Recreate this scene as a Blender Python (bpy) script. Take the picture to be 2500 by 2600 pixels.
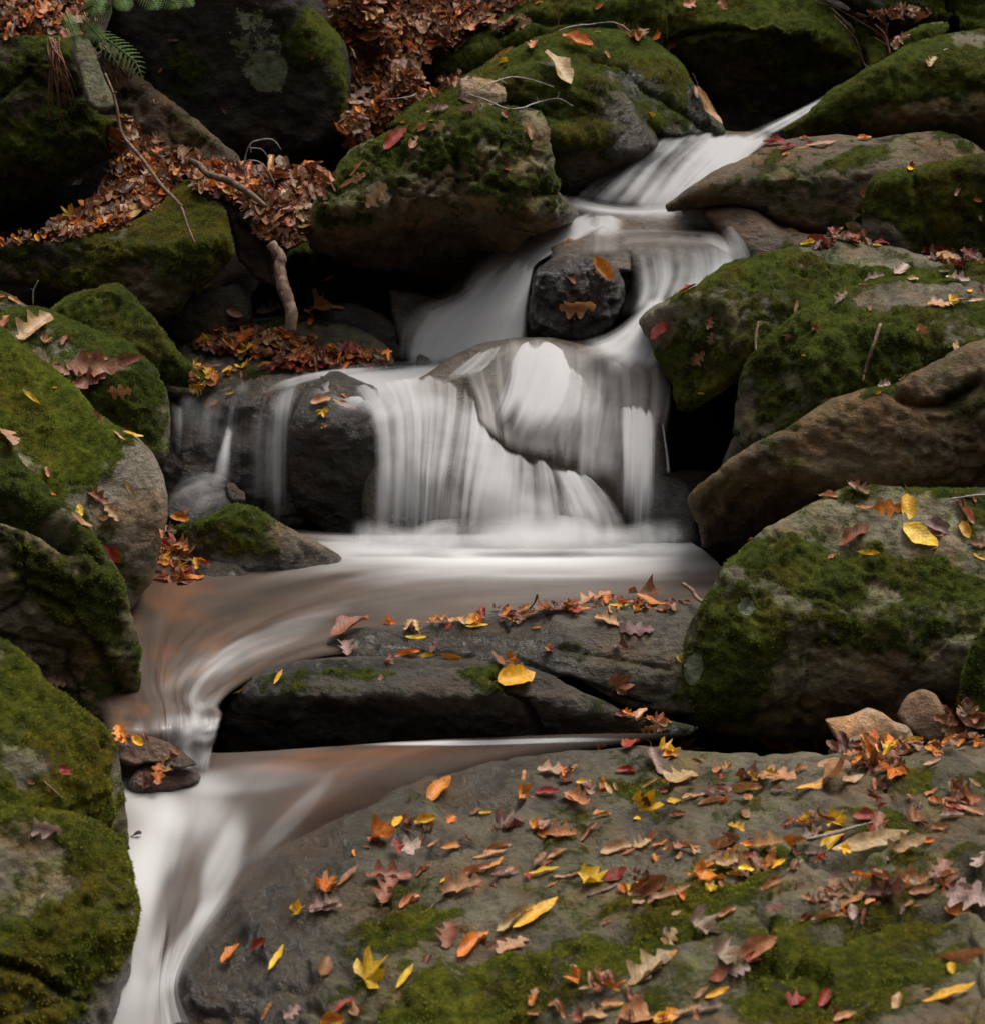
import bpy, math, random
import numpy as np
from mathutils import Vector, Matrix
from mathutils.geometry import delaunay_2d_cdt
SC = bpy.context.scene
COL = SC.collection
for o in list(bpy.data.objects): bpy.data.objects.remove(o)
random.seed(7); RNG = np.random.default_rng(7)

# ------------------------------------------------------------------ camera
F = 5000.0; PITCH = math.radians(16.0); CAMZ = 2.3
cd = bpy.data.cameras.new('camera'); cam = bpy.data.objects.new('camera', cd); COL.objects.link(cam)
cam.location = (0, 0, CAMZ); cam.rotation_euler = (math.radians(90) - PITCH, 0, 0)
cd.sensor_fit = 'HORIZONTAL'; cd.sensor_width = 36; cd.lens = F / 2500 * 36
cd.clip_start = 0.1; cd.clip_end = 400
cd.dof.use_dof = True; cd.dof.focus_distance = 6.0; cd.dof.aperture_fstop = 6.3
SC.camera = cam

# ------------------------------------------------------------------ world and light: an overcast forest sky
w = bpy.data.worlds.new("World"); SC.world = w; w.use_nodes = True
wt = w.node_tree; wt.nodes.clear()
SUN_EL, SUN_ROT = math.radians(66), math.radians(55)
sky = wt.nodes.new('ShaderNodeTexSky'); sky.sky_type = 'NISHITA'; sky.sun_disc = False
sky.sun_elevation = SUN_EL; sky.sun_rotation = SUN_ROT; sky.dust_density = 3.0
hs = wt.nodes.new('ShaderNodeHueSaturation'); hs.inputs['Saturation'].default_value = 0.22
bg = wt.nodes.new('ShaderNodeBackground'); bg.inputs['Strength'].default_value = 0.15
wo = wt.nodes.new('ShaderNodeOutputWorld')
wt.links.new(sky.outputs[0], hs.inputs['Color']); wt.links.new(hs.outputs[0], bg.inputs['Color'])
wt.links.new(bg.outputs[0], wo.inputs['Surface'])
sl = bpy.data.lights.new('sun', 'SUN'); sl.energy = 1.2; sl.angle = math.radians(30); sl.color = (1.0, 0.955, 0.9)
so = bpy.data.objects.new('sun', sl); COL.objects.link(so)
_dir = Vector((math.sin(SUN_ROT) * math.cos(SUN_EL), math.cos(SUN_ROT) * math.cos(SUN_EL), math.sin(SUN_EL)))
so.rotation_euler = _dir.to_track_quat('Z', 'Y').to_euler(); so.location = (0, 0, 20)
SC.view_settings.view_transform = 'Standard'; SC.view_settings.look = 'None'
SC.view_settings.gamma = 1; SC.view_settings.use_curve_mapping = False
SC.view_settings.exposure = 0.9
SC.render.engine = 'CYCLES'
SC.cycles.transparent_max_bounces = 24; SC.cycles.max_bounces = 8

# ------------------------------------------------------------------ pixel rays -> world points
def rays(x, y):
    u = (np.asarray(x, float) - 1250) / F; v = (1300 - np.asarray(y, float)) / F
    c, s = math.cos(PITCH), math.sin(PITCH)
    return np.stack([u, c + v * s, -s + v * c], -1)
def at(x, y, d):
    """world point on the line of sight of photo point (x, y): forward distance d, or height -d when d < 0"""
    r = rays(x, y); d = np.asarray(d, float)
    t = np.where(d > 0, d / r[..., 1], (-d - CAMZ) / r[..., 2])
    return r * t[..., None] + np.array([0, 0, CAMZ])
# ------------------------------------------------------------------ noise
def _h(ix, iy, iz):
    n = (ix * 374761393 + iy * 668265263 + iz * 2147483647 % 4294967291 + 1013904223) & 0xFFFFFFFF
    n = ((n ^ (n >> 13)) * 1274126177) & 0xFFFFFFFF
    n = ((n ^ (n >> 16)) * 2246822519) & 0xFFFFFFFF
    return ((n ^ (n >> 15)) & 0xFFFFFF) / 16777215.0
def vn(p):
    i = np.floor(p).astype(np.int64); f = p - i; f = f * f * f * (f * (f * 6 - 15) + 10)
    i = i + 100000
    x, y, z = i[:, 0], i[:, 1], i[:, 2] * 7919
    fx, fy, fz = f[:, 0], f[:, 1], f[:, 2]; r = 0
    for dx in (0, 1):
        for dy in (0, 1):
            for dz in (0, 1):
                r = r + _h(x + dx, y + dy, z + dz * 7919) * (fx if dx else 1 - fx) * (fy if dy else 1 - fy) * (fz if dz else 1 - fz)
    return r
def fbm(p, s, o=4, g=.5, off=0.):
    r = 0; a = 1; t = 0
    for k in range(o):
        r = r + a * vn(p * s + off + 17.3 * k); t += a; a *= g; s *= 2.03
    return r / t - .5
def smooth(a, b, x):
    t = np.clip((x - a) / (b - a), 0, 1); return t * t * (3 - 2 * t)

# ------------------------------------------------------------------ object helpers
def tag(o, label=None, cat=None, group=None, kind=None):
    if label: o['label'] = label
    if cat: o['category'] = cat
    if group: o['group'] = group
    if kind: o['kind'] = kind
    return o
def link(name, verts, faces, mat, parent=None, origin=None, smooth_=True, attrs=None, uv=None):
    V = np.asarray(verts, float)
    if origin is None: origin = np.array([V[:, 0].mean(), V[:, 1].mean(), V[:, 2].min()])
    me = bpy.data.meshes.new(name)
    V = V - origin
    faces = np.asarray(faces) if not isinstance(faces, list) else faces
    if isinstance(faces, np.ndarray):
        n = faces.shape[1]
        me.vertices.add(len(V)); me.vertices.foreach_set('co', V.astype(np.float32).ravel())
        me.loops.add(faces.size); me.loops.foreach_set('vertex_index', faces.astype(np.int32).ravel())
        me.polygons.add(len(faces)); me.polygons.foreach_set('loop_start', np.arange(0, faces.size, n, dtype=np.int32))
        me.update(calc_edges=True)
    else:
        me.from_pydata(V.tolist(), [], faces)
    me.validate()
    if smooth_: me.polygons.foreach_set('use_smooth', np.ones(len(me.polygons), bool))
    for k, a in (attrs or {}).items():
        a = np.asarray(a, np.float32)
        if a.ndim == 1:
            at_ = me.attributes.new(k, 'FLOAT', 'POINT'); at_.data.foreach_set('value', a)
        else:
            at_ = me.attributes.new(k, 'FLOAT_COLOR', 'POINT'); at_.data.foreach_set('color', a.ravel())
    if uv is not None:
        ul = me.uv_layers.new(name='UVMap'); li = np.empty(len(me.loops), np.int32); me.loops.foreach_get('vertex_index', li)
        ul.data.foreach_set('uv', np.asarray(uv, np.float32)[li].ravel())
    if mat: me.materials.append(mat)
    o = bpy.data.objects.new(name, me); COL.objects.link(o); o.location = origin
    if parent is not None:
        o.parent = parent; o.location = Vector(origin) - parent.location
    return o

# ------------------------------------------------------------------ node helper
class NT:
    def __init__(s, name):
        s.m = bpy.data.materials.new(name); s.m.use_nodes = True; s.t = s.m.node_tree; s.t.nodes.clear()
        s.out = s.t.nodes.new('ShaderNodeOutputMaterial')
    def put(s, sock, v):
        if v is None: return
        if isinstance(v, bpy.types.NodeSocket): s.t.links.new(v, sock)
        else:
            if hasattr(sock.default_value, '__len__') and len(sock.default_value) == 4 and len(v) == 3: v = (*v, 1)
            sock.default_value = v
    def n(s, typ, ins=None, **kw):
        nd = s.t.nodes.new(typ)
        for k, v in kw.items(): setattr(nd, k, v)
        for k, v in (ins or {}).items(): s.put(nd.inputs[k], v)
        return nd
    def math(s, op, a, b=None, c=None, clamp=False):
        nd = s.n('ShaderNodeMath', operation=op, use_clamp=clamp); s.put(nd.inputs[0], a); s.put(nd.inputs[1], b)
        if c is not None: s.put(nd.inputs[2], c)
        return nd.outputs[0]
    def noise(s, vec, scale, detail=4, rough=.55, dist=0.):
        return s.n('ShaderNodeTexNoise', {'Vector': vec, 'Scale': scale, 'Detail': detail, 'Roughness': rough, 'Distortion': dist}).outputs['Fac']
    def mr(s, v, a, b, c=0., d=1., smooth=True):
        return s.n('ShaderNodeMapRange', {'Value': v, 'From Min': a, 'From Max': b, 'To Min': c, 'To Max': d},
                   interpolation_type='SMOOTHSTEP' if smooth else 'LINEAR').outputs[0]
    def mix(s, f, a, b, mode='MIX'):
        nd = s.n('ShaderNodeMix', data_type='RGBA', blend_type=mode); s.put(nd.inputs[0], f)
        s.put(nd.inputs[6], a); s.put(nd.inputs[7], b); return nd.outputs[2]
    def ramp(s, f, stops):
        nd = s.n('ShaderNodeValToRGB'); s.put(nd.inputs[0], f); e = nd.color_ramp.elements
        while len(e) < len(stops): e.new(.5)
        for q, (p, c) in zip(e, stops): q.position = p; q.color = (*c, 1)
        return nd.outputs[0]
    def attr(s, name, out='Fac'): return s.n('ShaderNodeAttribute', attribute_name=name).outputs[out]
    def mapv(s, vec, scale=(1, 1, 1), rot=(0, 0, 0)):
        return s.n('ShaderNodeMapping', {'Vector': vec, 'Scale': scale, 'Rotation': rot}).outputs[0]
# ------------------------------------------------------------------ materials
def mat_rock():
    t = NT('rock'); geo = t.n('ShaderNodeNewGeometry'); P = geo.outputs['Position']
    nz = t.n('ShaderNodeSeparateXYZ', {0: geo.outputs['Normal']}).outputs[2]
    big = t.noise(P, 2.3, 5, .6); mid = t.noise(P, 9, 6, .65); fine = t.noise(P, 48, 6, .7); grit = t.noise(P, 210, 3, .7)
    strat = t.noise(t.mapv(P, (2.2, 2.2, 16), (.35, .28, 0)), 3.2, 6, .62, .6)
    tint = t.attr('tint', 'Color'); moss = t.attr('moss'); wet = t.attr('wet'); lich = t.attr('lich')
    v = t.math('ADD', t.math('MULTIPLY', t.mr(mid, .3, .7, .55, 1.45, False), t.mr(fine, .3, .7, .7, 1.3, False)), t.mr(strat, .35, .65, -.11, .11, False))
    v = t.math('MULTIPLY', v, t.mr(big, .3, .7, .75, 1.25, False))
    v = t.math('MULTIPLY', v, t.mr(grit, .3, .7, .75, 1.25, False))
    v = t.math('MAXIMUM', v, .08)
    base = t.mix(1., tint, t.n('ShaderNodeCombineXYZ', {0: v, 1: v, 2: v}).outputs[0], 'MULTIPLY')
    warm = t.mix(t.mr(t.noise(P, 5.5, 4, .6), .45, .7), (1, 1, 1), (1.25, .95, .72))
    base = t.mix(1., base, warm, 'MULTIPLY')
    # algae film greening the stone round the moss
    alg = t.math('MULTIPLY', t.mr(t.math('ADD', moss, t.math('MULTIPLY', t.math('SUBTRACT', mid, .5), 1.3)), -.3, .3), .75)
    base = t.mix(alg, base, t.mix(1., base, (.75, .95, .38), 'MULTIPLY'))
    # lichen
    lv = t.math('ADD', lich, t.math('MULTIPLY', t.math('SUBTRACT', t.noise(P, 30, 6, .7), .5), 1.6))
    lm = t.mr(lv, .52, .62)
    spk = t.mr(t.noise(P, 85, 2, .5), .70, .76)
    base = t.mix(t.math('MAXIMUM', lm, t.math('MULTIPLY', spk, .35)), base, t.mix(fine, (.12, .145, .08), (.33, .36, .22)))
    base = t.mix(wet, base, t.mix(1., base, (.48, .46, .46), 'MULTIPLY'))
    # moss
    mm = t.math('ADD', moss, t.math('MULTIPLY', t.math('SUBTRACT', fine, .5), 1.3))
    mm = t.math('ADD', mm, t.math('MULTIPLY', t.math('SUBTRACT', grit, .5), .5))
    mm = t.mr(mm, .06, .34)
    mc = t.math('ADD', t.math('MULTIPLY', t.noise(P, 38, 5, .7), .6), t.math('MULTIPLY', t.noise(P, 7, 3, .6), .4))
    mcol = t.ramp(mc, [(.34, (.014, .023, .006)), (.45, (.052, .072, .014)), (.54, (.105, .130, .022)), (.65, (.19, .21, .035))])
    olive = t.mix(t.mr(t.noise(P, 4.1, 3, .6), .45, .65), (1, 1, 1), (1.15, .86, .9))
    mcol = t.mix(1., mcol, olive, 'MULTIPLY')
    spots = t.mr(t.noise(P, 120, 3, .7), .56, .72)
    mcol = t.mix(t.math('MULTIPLY', spots, .5), mcol, (.16, .19, .03))
    mcol = t.mix(1., mcol, t.attr('mtint', 'Color'), 'MULTIPLY')
    col = t.mix(mm, base, mcol)
    # relief
    cr = t.n('ShaderNodeTexVoronoi', {'Vector': t.mapv(P, (1, 1, 2.4), (.3, .35, 0)), 'Scale': 3.1}, feature='DISTANCE_TO_EDGE').outputs[0]
    rockh = t.math('ADD', t.math('MULTIPLY', fine, .8), t.math('ADD', t.math('MULTIPLY', mid, .7), t.math('MULTIPLY', strat, .35)))
    rockh = t.math('ADD', rockh, t.math('MULTIPLY', grit, .10))
    mossh = t.math('ADD', t.math('MULTIPLY', t.noise(P, 45, 6, .8), 2.0), t.math('MULTIPLY', t.noise(P, 260, 3, .8), .55))
    hh = t.n('ShaderNodeMix', {0: mm, 2: rockh, 3: t.math('ADD', mossh, .6)}, data_type='FLOAT').outputs[0]
    bump = t.n('ShaderNodeBump', {'Strength': 1., 'Distance': .03, 'Height': hh})
    rough = t.mr(wet, 0, 1, .82, .2, False)
    rough = t.math('ADD', rough, t.mr(fine, .3, .7, -.08, .1, False))
    rough = t.n('ShaderNodeMix', {0: mm, 2: rough, 3: .97}, data_type='FLOAT').outputs[0]
    spec = t.n('ShaderNodeMix', {0: mm, 2: t.mr(wet, 0, 1, .25, .85, False), 3: .05}, data_type='FLOAT').outputs[0]
    b = t.n('ShaderNodeBsdfPrincipled', {'Base Color': col, 'Roughness': rough, 'Specular IOR Level': spec, 'Normal': bump.outputs[0]})
    t.t.links.new(b.outputs[0], t.out.inputs[0]); return t.m
M_ROCK = mat_rock()
def mat_moss():
    t = NT('moss'); P = t.n('ShaderNodeNewGeometry').outputs['Position']
    mc = t.math('ADD', t.math('MULTIPLY', t.noise(P, 38, 5, .7), .5), t.math('MULTIPLY', t.noise(P, 5, 4, .7), .6))
    mc = t.math('ADD', mc, t.math('MULTIPLY', t.attr('shade'), .12))
    c = t.ramp(mc, [(.35, (.032, .054, .010)), (.46, (.090, .130, .020)), (.56, (.15, .19, .028)), (.70, (.22, .25, .04))])
    c = t.mix(1., c, t.mix(t.mr(t.noise(P, 4.1, 3, .6), .45, .65), (1, 1, 1), (1.15, .86, .9)), 'MULTIPLY')
    c = t.mix(1., c, t.attr('mtint', 'Color'), 'MULTIPLY')
    b = t.n('ShaderNodeBsdfPrincipled', {'Base Color': c, 'Roughness': .85, 'Specular IOR Level': .15})
    tr = t.n('ShaderNodeBsdfTranslucent', {'Color': c})
    o = t.n('ShaderNodeMixShader', {0: .35, 1: b.outputs[0], 2: tr.outputs[0]})
    t.t.links.new(o.outputs[0], t.out.inputs[0]); return t.m
M_MOSS = mat_moss()

def mat_soil():
    t = NT('soil'); P = t.n('ShaderNodeNewGeometry').outputs['Position']
    n = t.noise(P, 14, 8, .7); m = t.noise(P, 60, 4, .7)
    col = t.ramp(n, [(.3, (.012, .009, .007)), (.5, (.035, .024, .017)), (.7, (.085, .05, .032))])
    bump = t.n('ShaderNodeBump', {'Strength': 1., 'Distance': .03, 'Height': t.math('ADD', n, t.math('MULTIPLY', m, .4))})
    b = t.n('ShaderNodeBsdfPrincipled', {'Base Color': col, 'Roughness': .9, 'Specular IOR Level': .2, 'Normal': bump.outputs[0]})
    t.t.links.new(b.outputs[0], t.out.inputs[0]); return t.m
M_SOIL = mat_soil()

def mat_silk():
    """water drawn out into silk: white threads along the flow (uv: x across, y along, in metres)"""
    t = NT('silk_water'); uv = t.n('ShaderNodeUVMap').outputs[0]
    sep = t.n('ShaderNodeSeparateXYZ', {0: uv})
    s1 = t.noise(t.mapv(uv, (22, .9, 1)), 1, 2, .5, .2); s2 = t.noise(t.mapv(uv, (60, 1.5, 1)), 1, 2, .5)
    s3 = t.noise(t.mapv(uv, (8, 1.1, 1)), 1, 2, .5, .5)
    foam = t.attr('foam'); edge = t.attr('edge')
    st = t.math('ADD', t.math('MULTIPLY', t.mr(s1, .3, .7, -.19, .19, False), 1.), t.math('ADD', t.mr(s2, .3, .7, -.06, .06, False), t.mr(s3, .3, .7, -.28, .28, False)))
    a = t.math('ADD', foam, t.math('MULTIPLY', st, t.mr(foam, 0, .5, .3, 1., False)))
    a = t.math('ADD', a, t.mr(t.noise(t.n('ShaderNodeNewGeometry').outputs['Position'], 5, 3, .5), .35, .65, -.16, .16, False))
    a = t.math('MULTIPLY', t.mr(a, .02, 1.0, 0, .97), edge, clamp=True)
    nn = t.n('ShaderNodeVectorMath', {0: t.n('ShaderNodeNewGeometry').outputs['Normal'], 1: (0, -.1, .9)}, operation='ADD').outputs[0]
    nn = t.n('ShaderNodeVectorMath', {0: nn}, operation='NORMALIZE').outputs[0]
    wc = t.mix(t.attr('warm'), (.69, .675, .655), t.mix(t.mr(s1, .35, .65), (.20, .17, .145), (.36, .325, .29)))
    dif = t.n('ShaderNodeBsdfPrincipled', {'Base Color': wc, 'Roughness': .6, 'Specular IOR Level': .2, 'Normal': nn})
    tr = t.n('ShaderNodeBsdfTranslucent', {'Color': wc})
    mx = t.n('ShaderNodeMixShader', {0: .4, 1: dif.outputs[0], 2: tr.outputs[0]})
    tp = t.n('ShaderNodeBsdfTransparent', {})
    o = t.n('ShaderNodeMixShader', {0: a, 1: tp.outputs[0], 2: mx.outputs[0]})
    t.t.links.new(o.outputs[0], t.out.inputs[0]); return t.m
M_SILK = mat_silk()

def mat_pool():
    t = NT('stream_water'); uv = t.n('ShaderNodeUVMap').outputs[0]; P = t.n('ShaderNodeNewGeometry').outputs['Position']
    s1 = t.noise(t.mapv(uv, (10, 1.5, 1)), 1, 2, .5, .8); s2 = t.noise(t.mapv(uv, (30, 3.0, 1)), 1, 2, .5, .4)
    s3 = t.noise(t.mapv(uv, (5, 1.3, 1)), 1, 3, .5, .6)
    foam = t.attr('foam'); warm = t.attr('warm')
    st = t.math('ADD', t.mr(s1, .3, .7, -.12, .12, False), t.math('ADD', t.mr(s2, .3, .7, -.035, .035, False), t.mr(s3, .3, .7, -.16, .16, False)))
    a = t.math('ADD', foam, t.math('MULTIPLY', st, t.math('MULTIPLY', t.mr(foam, .0, .25, .35, .9, False), t.mr(foam, .35, .8, 1., .15, False))))
    a = t.mr(a, .0, 1.0, 0., .97)
    bed = t.mix(t.mr(t.math('ADD', s1, t.math('MULTIPLY', t.noise(P, 9, 4, .6), .5)), .35, 1.25), (.048, .036, .028), (.115, .083, .062))
    bed = t.mix(t.math('MULTIPLY', warm, t.mr(t.noise(t.mapv(uv, (9, 4, 1)), 1, 4, .6), .42, .62)), bed, (.17, .075, .035))
    col = t.mix(a, bed, (.62, .61, .59))
    bump = t.n('ShaderNodeBump', {'Strength': .3, 'Distance': .01, 'Height': s1})
    b = t.n('ShaderNodeBsdfPrincipled', {'Base Color': col, 'Roughness': t.mr(a, 0, .6, .28, .7, False), 'Specular IOR Level': .45, 'Normal': bump.outputs[0]})
    tp = t.n('ShaderNodeBsdfTransparent', {})
    o = t.n('ShaderNodeMixShader', {0: t.attr('edge'), 1: tp.outputs[0], 2: b.outputs[0]})
    t.t.links.new(o.outputs[0], t.out.inputs[0]); return t.m
M_POOL = mat_pool()

def mat_leaf(name, src):
    t = NT(name)
    if src == 'obj': c = t.n('ShaderNodeObjectInfo').outputs['Color']
    else: c = t.attr('col', 'Color')
    P = t.n('ShaderNodeNewGeometry').outputs['Position']
    uv = t.n('ShaderNodeUVMap').outputs[0]; sp = t.n('ShaderNodeSeparateXYZ', {0: uv})
    n = t.noise(P, 55, 4, .7); n2 = t.noise(P, 190, 3, .7)
    v = t.math('MULTIPLY', t.mr(n, .3, .7, .55, 1.35, False), t.mr(n2, .3, .7, .75, 1.2, False))
    col = t.mix(1., c, t.n('ShaderNodeCombineXYZ', {0: v, 1: v, 2: v}).outputs[0], 'MULTIPLY')
    col = t.mix(t.mr(n2, .63, .72), col, t.mix(1., c, (.35, .22, .15), 'MULTIPLY'))
    # side veins fold out from the midrib
    ax = t.math('ABSOLUTE', sp.outputs[0])
    ph = t.math('SUBTRACT', sp.outputs[1], t.math('MULTIPLY', ax, .9))
    ve = t.math('SINE', t.math('MULTIPLY', ph, 62.))
    mid = t.mr(ax, .0, .035, 1, 0)
    col = t.mix(t.math('MULTIPLY', mid, .45), col, t.mix(1., c, (1.5, 1.35, 1.2), 'MULTIPLY'))
    bump = t.n('ShaderNodeBump', {'Strength': .45, 'Distance': .0015, 'Height': t.math('ADD', t.math('MULTIPLY', ve, .3), t.math('MULTIPLY', n, 1.5))})
    b = t.n('ShaderNodeBsdfPrincipled', {'Base Color': col, 'Roughness': .5, 'Specular IOR Level': .45, 'Normal': bump.outputs[0]})
    tr = t.n('ShaderNodeBsdfTranslucent', {'Color': col})
    o = t.n('ShaderNodeMixShader', {0: .22, 1: b.outputs[0], 2: tr.outputs[0]})
    t.t.links.new(o.outputs[0], t.out.inputs[0]); return t.m
M_LEAF = mat_leaf('leaf', 'obj'); M_LITTER = mat_leaf('leaf_litter', 'attr')

def mat_bark(name, c1, c2, scale=60):
    t = NT(name); P = t.n('ShaderNodeTexCoord').outputs['Object']
    n = t.noise(t.mapv(P, (1, 1, .45)), scale, 5, .7); m = t.noise(P, 11, 3, .6)
    col = t.mix(t.mr(t.math('ADD', n, t.math('MULTIPLY', m, .6)), .6, 1.0), c1, c2)
    bump = t.n('ShaderNodeBump', {'Strength': 1., 'Distance': .008, 'Height': n})
    b = t.n('ShaderNodeBsdfPrincipled', {'Base Color': col, 'Roughness': .8, 'Specular IOR Level': .3, 'Normal': bump.outputs[0]})
    t.t.links.new(b.outputs[0], t.out.inputs[0]); return t.m
M_TWIG = mat_bark('twig_bark', (.12, .07, .045), (.33, .22, .15))
M_BARK = mat_bark('old_bark', (.06, .038, .026), (.26, .17, .11), 40)
M_PALE = mat_bark('pale_twig', (.22, .19, .17), (.42, .38, .34))
M_ROOT = mat_bark('red_needles', (.12, .05, .028), (.24, .11, .06))
M_STEM = mat_bark('leaf_stem', (.18, .09, .04), (.34, .19, .09))
def mat_fern():
    t = NT('fern'); P = t.n('ShaderNodeNewGeometry').outputs['Position']
    col = t.mix(t.mr(t.noise(P, 30, 3, .6), .35, .65), (.06, .10, .018), (.12, .19, .035))
    b = t.n('ShaderNodeBsdfPrincipled', {'Base Color': col, 'Roughness': .6, 'Specular IOR Level': .3})
    tr = t.n('ShaderNodeBsdfTranslucent', {'Color': col})
    o = t.n('ShaderNodeMixShader', {0: .3, 1: b.outputs[0], 2: tr.outputs[0]})
    t.t.links.new(o.outputs[0], t.out.inputs[0]); return t.m
M_FERN = mat_fern()
# ------------------------------------------------------------------ rocks: closed bodies cut by tilted faces, worn and weathered
def closed_curve(pts, step, rnd=.5):
    P = np.asarray(pts, float); n = len(P); out = []
    for i in range(n):
        p0, p1, p2, p3 = P[i - 1], P[i], P[(i + 1) % n], P[(i + 2) % n]
        L = np.linalg.norm(p2 - p1); k = max(1, int(L / step))
        for j in range(k):
            s = j / k; m1 = (p2 - p0) * rnd * .5; m2 = (p3 - p1) * rnd * .5
            lim = L * .8
            for m in (m1, m2):
                q = np.linalg.norm(m)
                if q > lim: m *= lim / q
            out.append((2 * s**3 - 3 * s**2 + 1) * p1 + (s**3 - 2 * s**2 + s) * m1 + (-2 * s**3 + 3 * s**2) * p2 + (s**3 - s**2) * m2)
    return np.array(out)
def poly_sd(P, C):
    """distance to closed polyline and inside flag"""
    A = C; B = np.roll(C, -1, 0); best = np.full(len(P), 1e9); ins = np.zeros(len(P), bool)
    for i in range(0, len(P), 4000):
        p = P[i:i + 4000][:, None, :]; ab = B - A; t = np.clip(((p - A) * ab).sum(-1) / ((ab**2).sum(-1) + 1e-9), 0, 1)
        q = A + ab * t[..., None]; best[i:i + 4000] = np.sqrt(((p - q)**2).sum(-1)).min(1)
        c = (A[:, 1] > p[..., 1]) != (B[:, 1] > p[..., 1])
        xi = (B[:, 0] - A[:, 0]) * (p[..., 1] - A[:, 1]) / (B[:, 1] - A[:, 1] + 1e-9) + A[:, 0]
        ins[i:i + 4000] = (c & (p[..., 0] < xi)).sum(1) % 2 == 1
    return best, ins
def blob(x, y, bl):
    cx, cy, rx, ry, rot, val = bl; a = math.radians(rot)
    dx, dy = x - cx, -(y - cy)
    u = (dx * math.cos(a) + dy * math.sin(a)) / rx; v = (-dx * math.sin(a) + dy * math.cos(a)) / ry
    return val * (1 - smooth(.55, 1.25, np.sqrt(u * u + v * v)))
ROCKS = []
def rock(name, label, phrase, pts, faces, W=45, T=.5, k=.03, step=8, disp=.02, ridge=.3, tint=(.15, .135, .11), mt=(1, 1, 1),
         moss=0., mb=(), wet=0., wb=(), lich=-.2, lb=(), cuts=(), cat='boulder', kind=None, seed=0, strat=(.35, .28), edge=1., rough=1., zpts=None):
    C = closed_curve(pts, step * 1.1)
    so_ = seed + len(ROCKS) * 13.7; tint = (tint[0] * .92, tint[1] * .86, tint[2] * .75)
    x0, y0 = C.min(0); x1, y1 = C.max(0)
    def mesh2d(st):
        gx, gy = np.meshgrid(np.arange(x0, x1, st), np.arange(y0, y1, st * .87)); gx = gx + (np.arange(gx.shape[0]) % 2)[:, None] * st * .5
        G = np.stack([gx.ravel(), gy.ravel()], 1); G = G + RNG.uniform(-.18, .18, G.shape) * st
        sd, ins = poly_sd(G, C); G = G[ins & (sd > st * .5)]
        V = np.concatenate([C, G]); n = len(C)
        r = delaunay_2d_cdt([Vector(v) for v in V.tolist()], [], [list(range(n))], 1, 1e-4)
        vv = np.array([(v.x, v.y) for v in r[0]]); ff = np.array([f[:] for f in r[2]], int)
        # boundary verts: map by input order
        isb = np.array([any(q < n for q in s) for s in r[3]])
        return vv, ff, isb
    vf, ff, bf = mesh2d(step)
    vb, fb, bb = mesh2d(max(step * 5, 40))
    def front(v):
        if zpts:            # a broad surface given by heights (x, y, z), thin plate between them
            Z = np.array(zpts, float); q = Z[:, :2] / 1000; K = lambda a, b: (lambda r2: np.where(r2 > 1e-12, .5 * r2 * np.log(r2 + 1e-12), 0))(((a[:, None] - b[None])**2).sum(-1))
            n = len(q); A = np.zeros((n + 3, n + 3)); A[:n, :n] = K(q, q) + np.eye(n) * 1e-4; A[:n, n] = 1; A[:n, n + 1:] = q; A[n, :n] = 1; A[n + 1:, :n] = q.T
            w_ = np.linalg.solve(A, np.concatenate([Z[:, 2], [0, 0, 0]])); vq = v / 1000; z = K(vq, q) @ w_[:n] + w_[n] + vq @ w_[n + 1:]
            R = rays(v[:, 0], v[:, 1]); d = (z - CAMZ) / R[:, 2] * R[:, 1]; sd, _ = poly_sd(v, C); q = np.clip(sd / W, 0, 1)
            return d + W * d / F * 1.25 * edge * (1 - np.sqrt(np.maximum(1 - (1 - q)**2, 0))), sd
        R = rays(v[:, 0], v[:, 1]); ds = []
        for f in faces:
            n = np.array(f[3:6], float); n /= np.linalg.norm(n); p = at(f[0], f[1], f[2])
            den = np.minimum(R @ n, -.03); t = ((p - np.array([0, 0, CAMZ])) @ n) / den
            ds.append(t * R[:, 1])
        ds = np.stack(ds, 1); m = ds.max(1)
        d = m + k * np.log(np.exp((ds - m[:, None]) / k).sum(1))
        lim = min(f[2] for f in faces) + 1.6
        d = np.where(d > lim - .3, lim - .3 * np.exp(-(np.maximum(d - lim + .3, 0)) / .3), d)
        sd, _ = poly_sd(v, C)
        q = np.clip(sd / W, 0, 1); mpx = d / F
        d = d + W * mpx * 1.25 * edge * (1 - np.sqrt(np.maximum(1 - (1 - q)**2, 0)))
        return d, sd
    df, sf = front(vf); sf[bf] = 0
    db, sb = front(vb); sb[bb] = 0
    Pf = at(vf[:, 0], vf[:, 1], df)
    Pb = at(vb[:, 0], vb[:, 1], db + T * np.sqrt(np.maximum(1 - (1 - np.clip(sb / 140, 0, 1))**2, 0)))
    # weld: back boundary verts reuse front boundary verts (nearest in the picture plane)
    fi = np.where(bf)[0]; bi = np.where(bb)[0]
    idx = np.empty(len(vb), int); nb = 0; keep = []
    for j in range(len(vb)):
        if bb[j]:
            q = fi[np.argmin(((vf[fi] - vb[j])**2).sum(1))]; idx[j] = q
        else:
            idx[j] = len(vf) + nb; nb += 1; keep.append(j)
    V = np.concatenate([Pf, Pb[keep]]) if keep else Pf
    FB = idx[fb][:, ::-1]
    good = (FB[:, 0] != FB[:, 1]) & (FB[:, 1] != FB[:, 2]) & (FB[:, 0] != FB[:, 2])
    # picture y runs down, so flip the front
    a_, b_, c_ = vf[ff[:, 0]], vf[ff[:, 1]], vf[ff[:, 2]]
    cr = (b_[:, 0] - a_[:, 0]) * (c_[:, 1] - a_[:, 1]) - (b_[:, 1] - a_[:, 1]) * (c_[:, 0] - a_[:, 0])
    FF = np.where((cr > 0)[:, None], ff[:, ::-1], ff)
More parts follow.
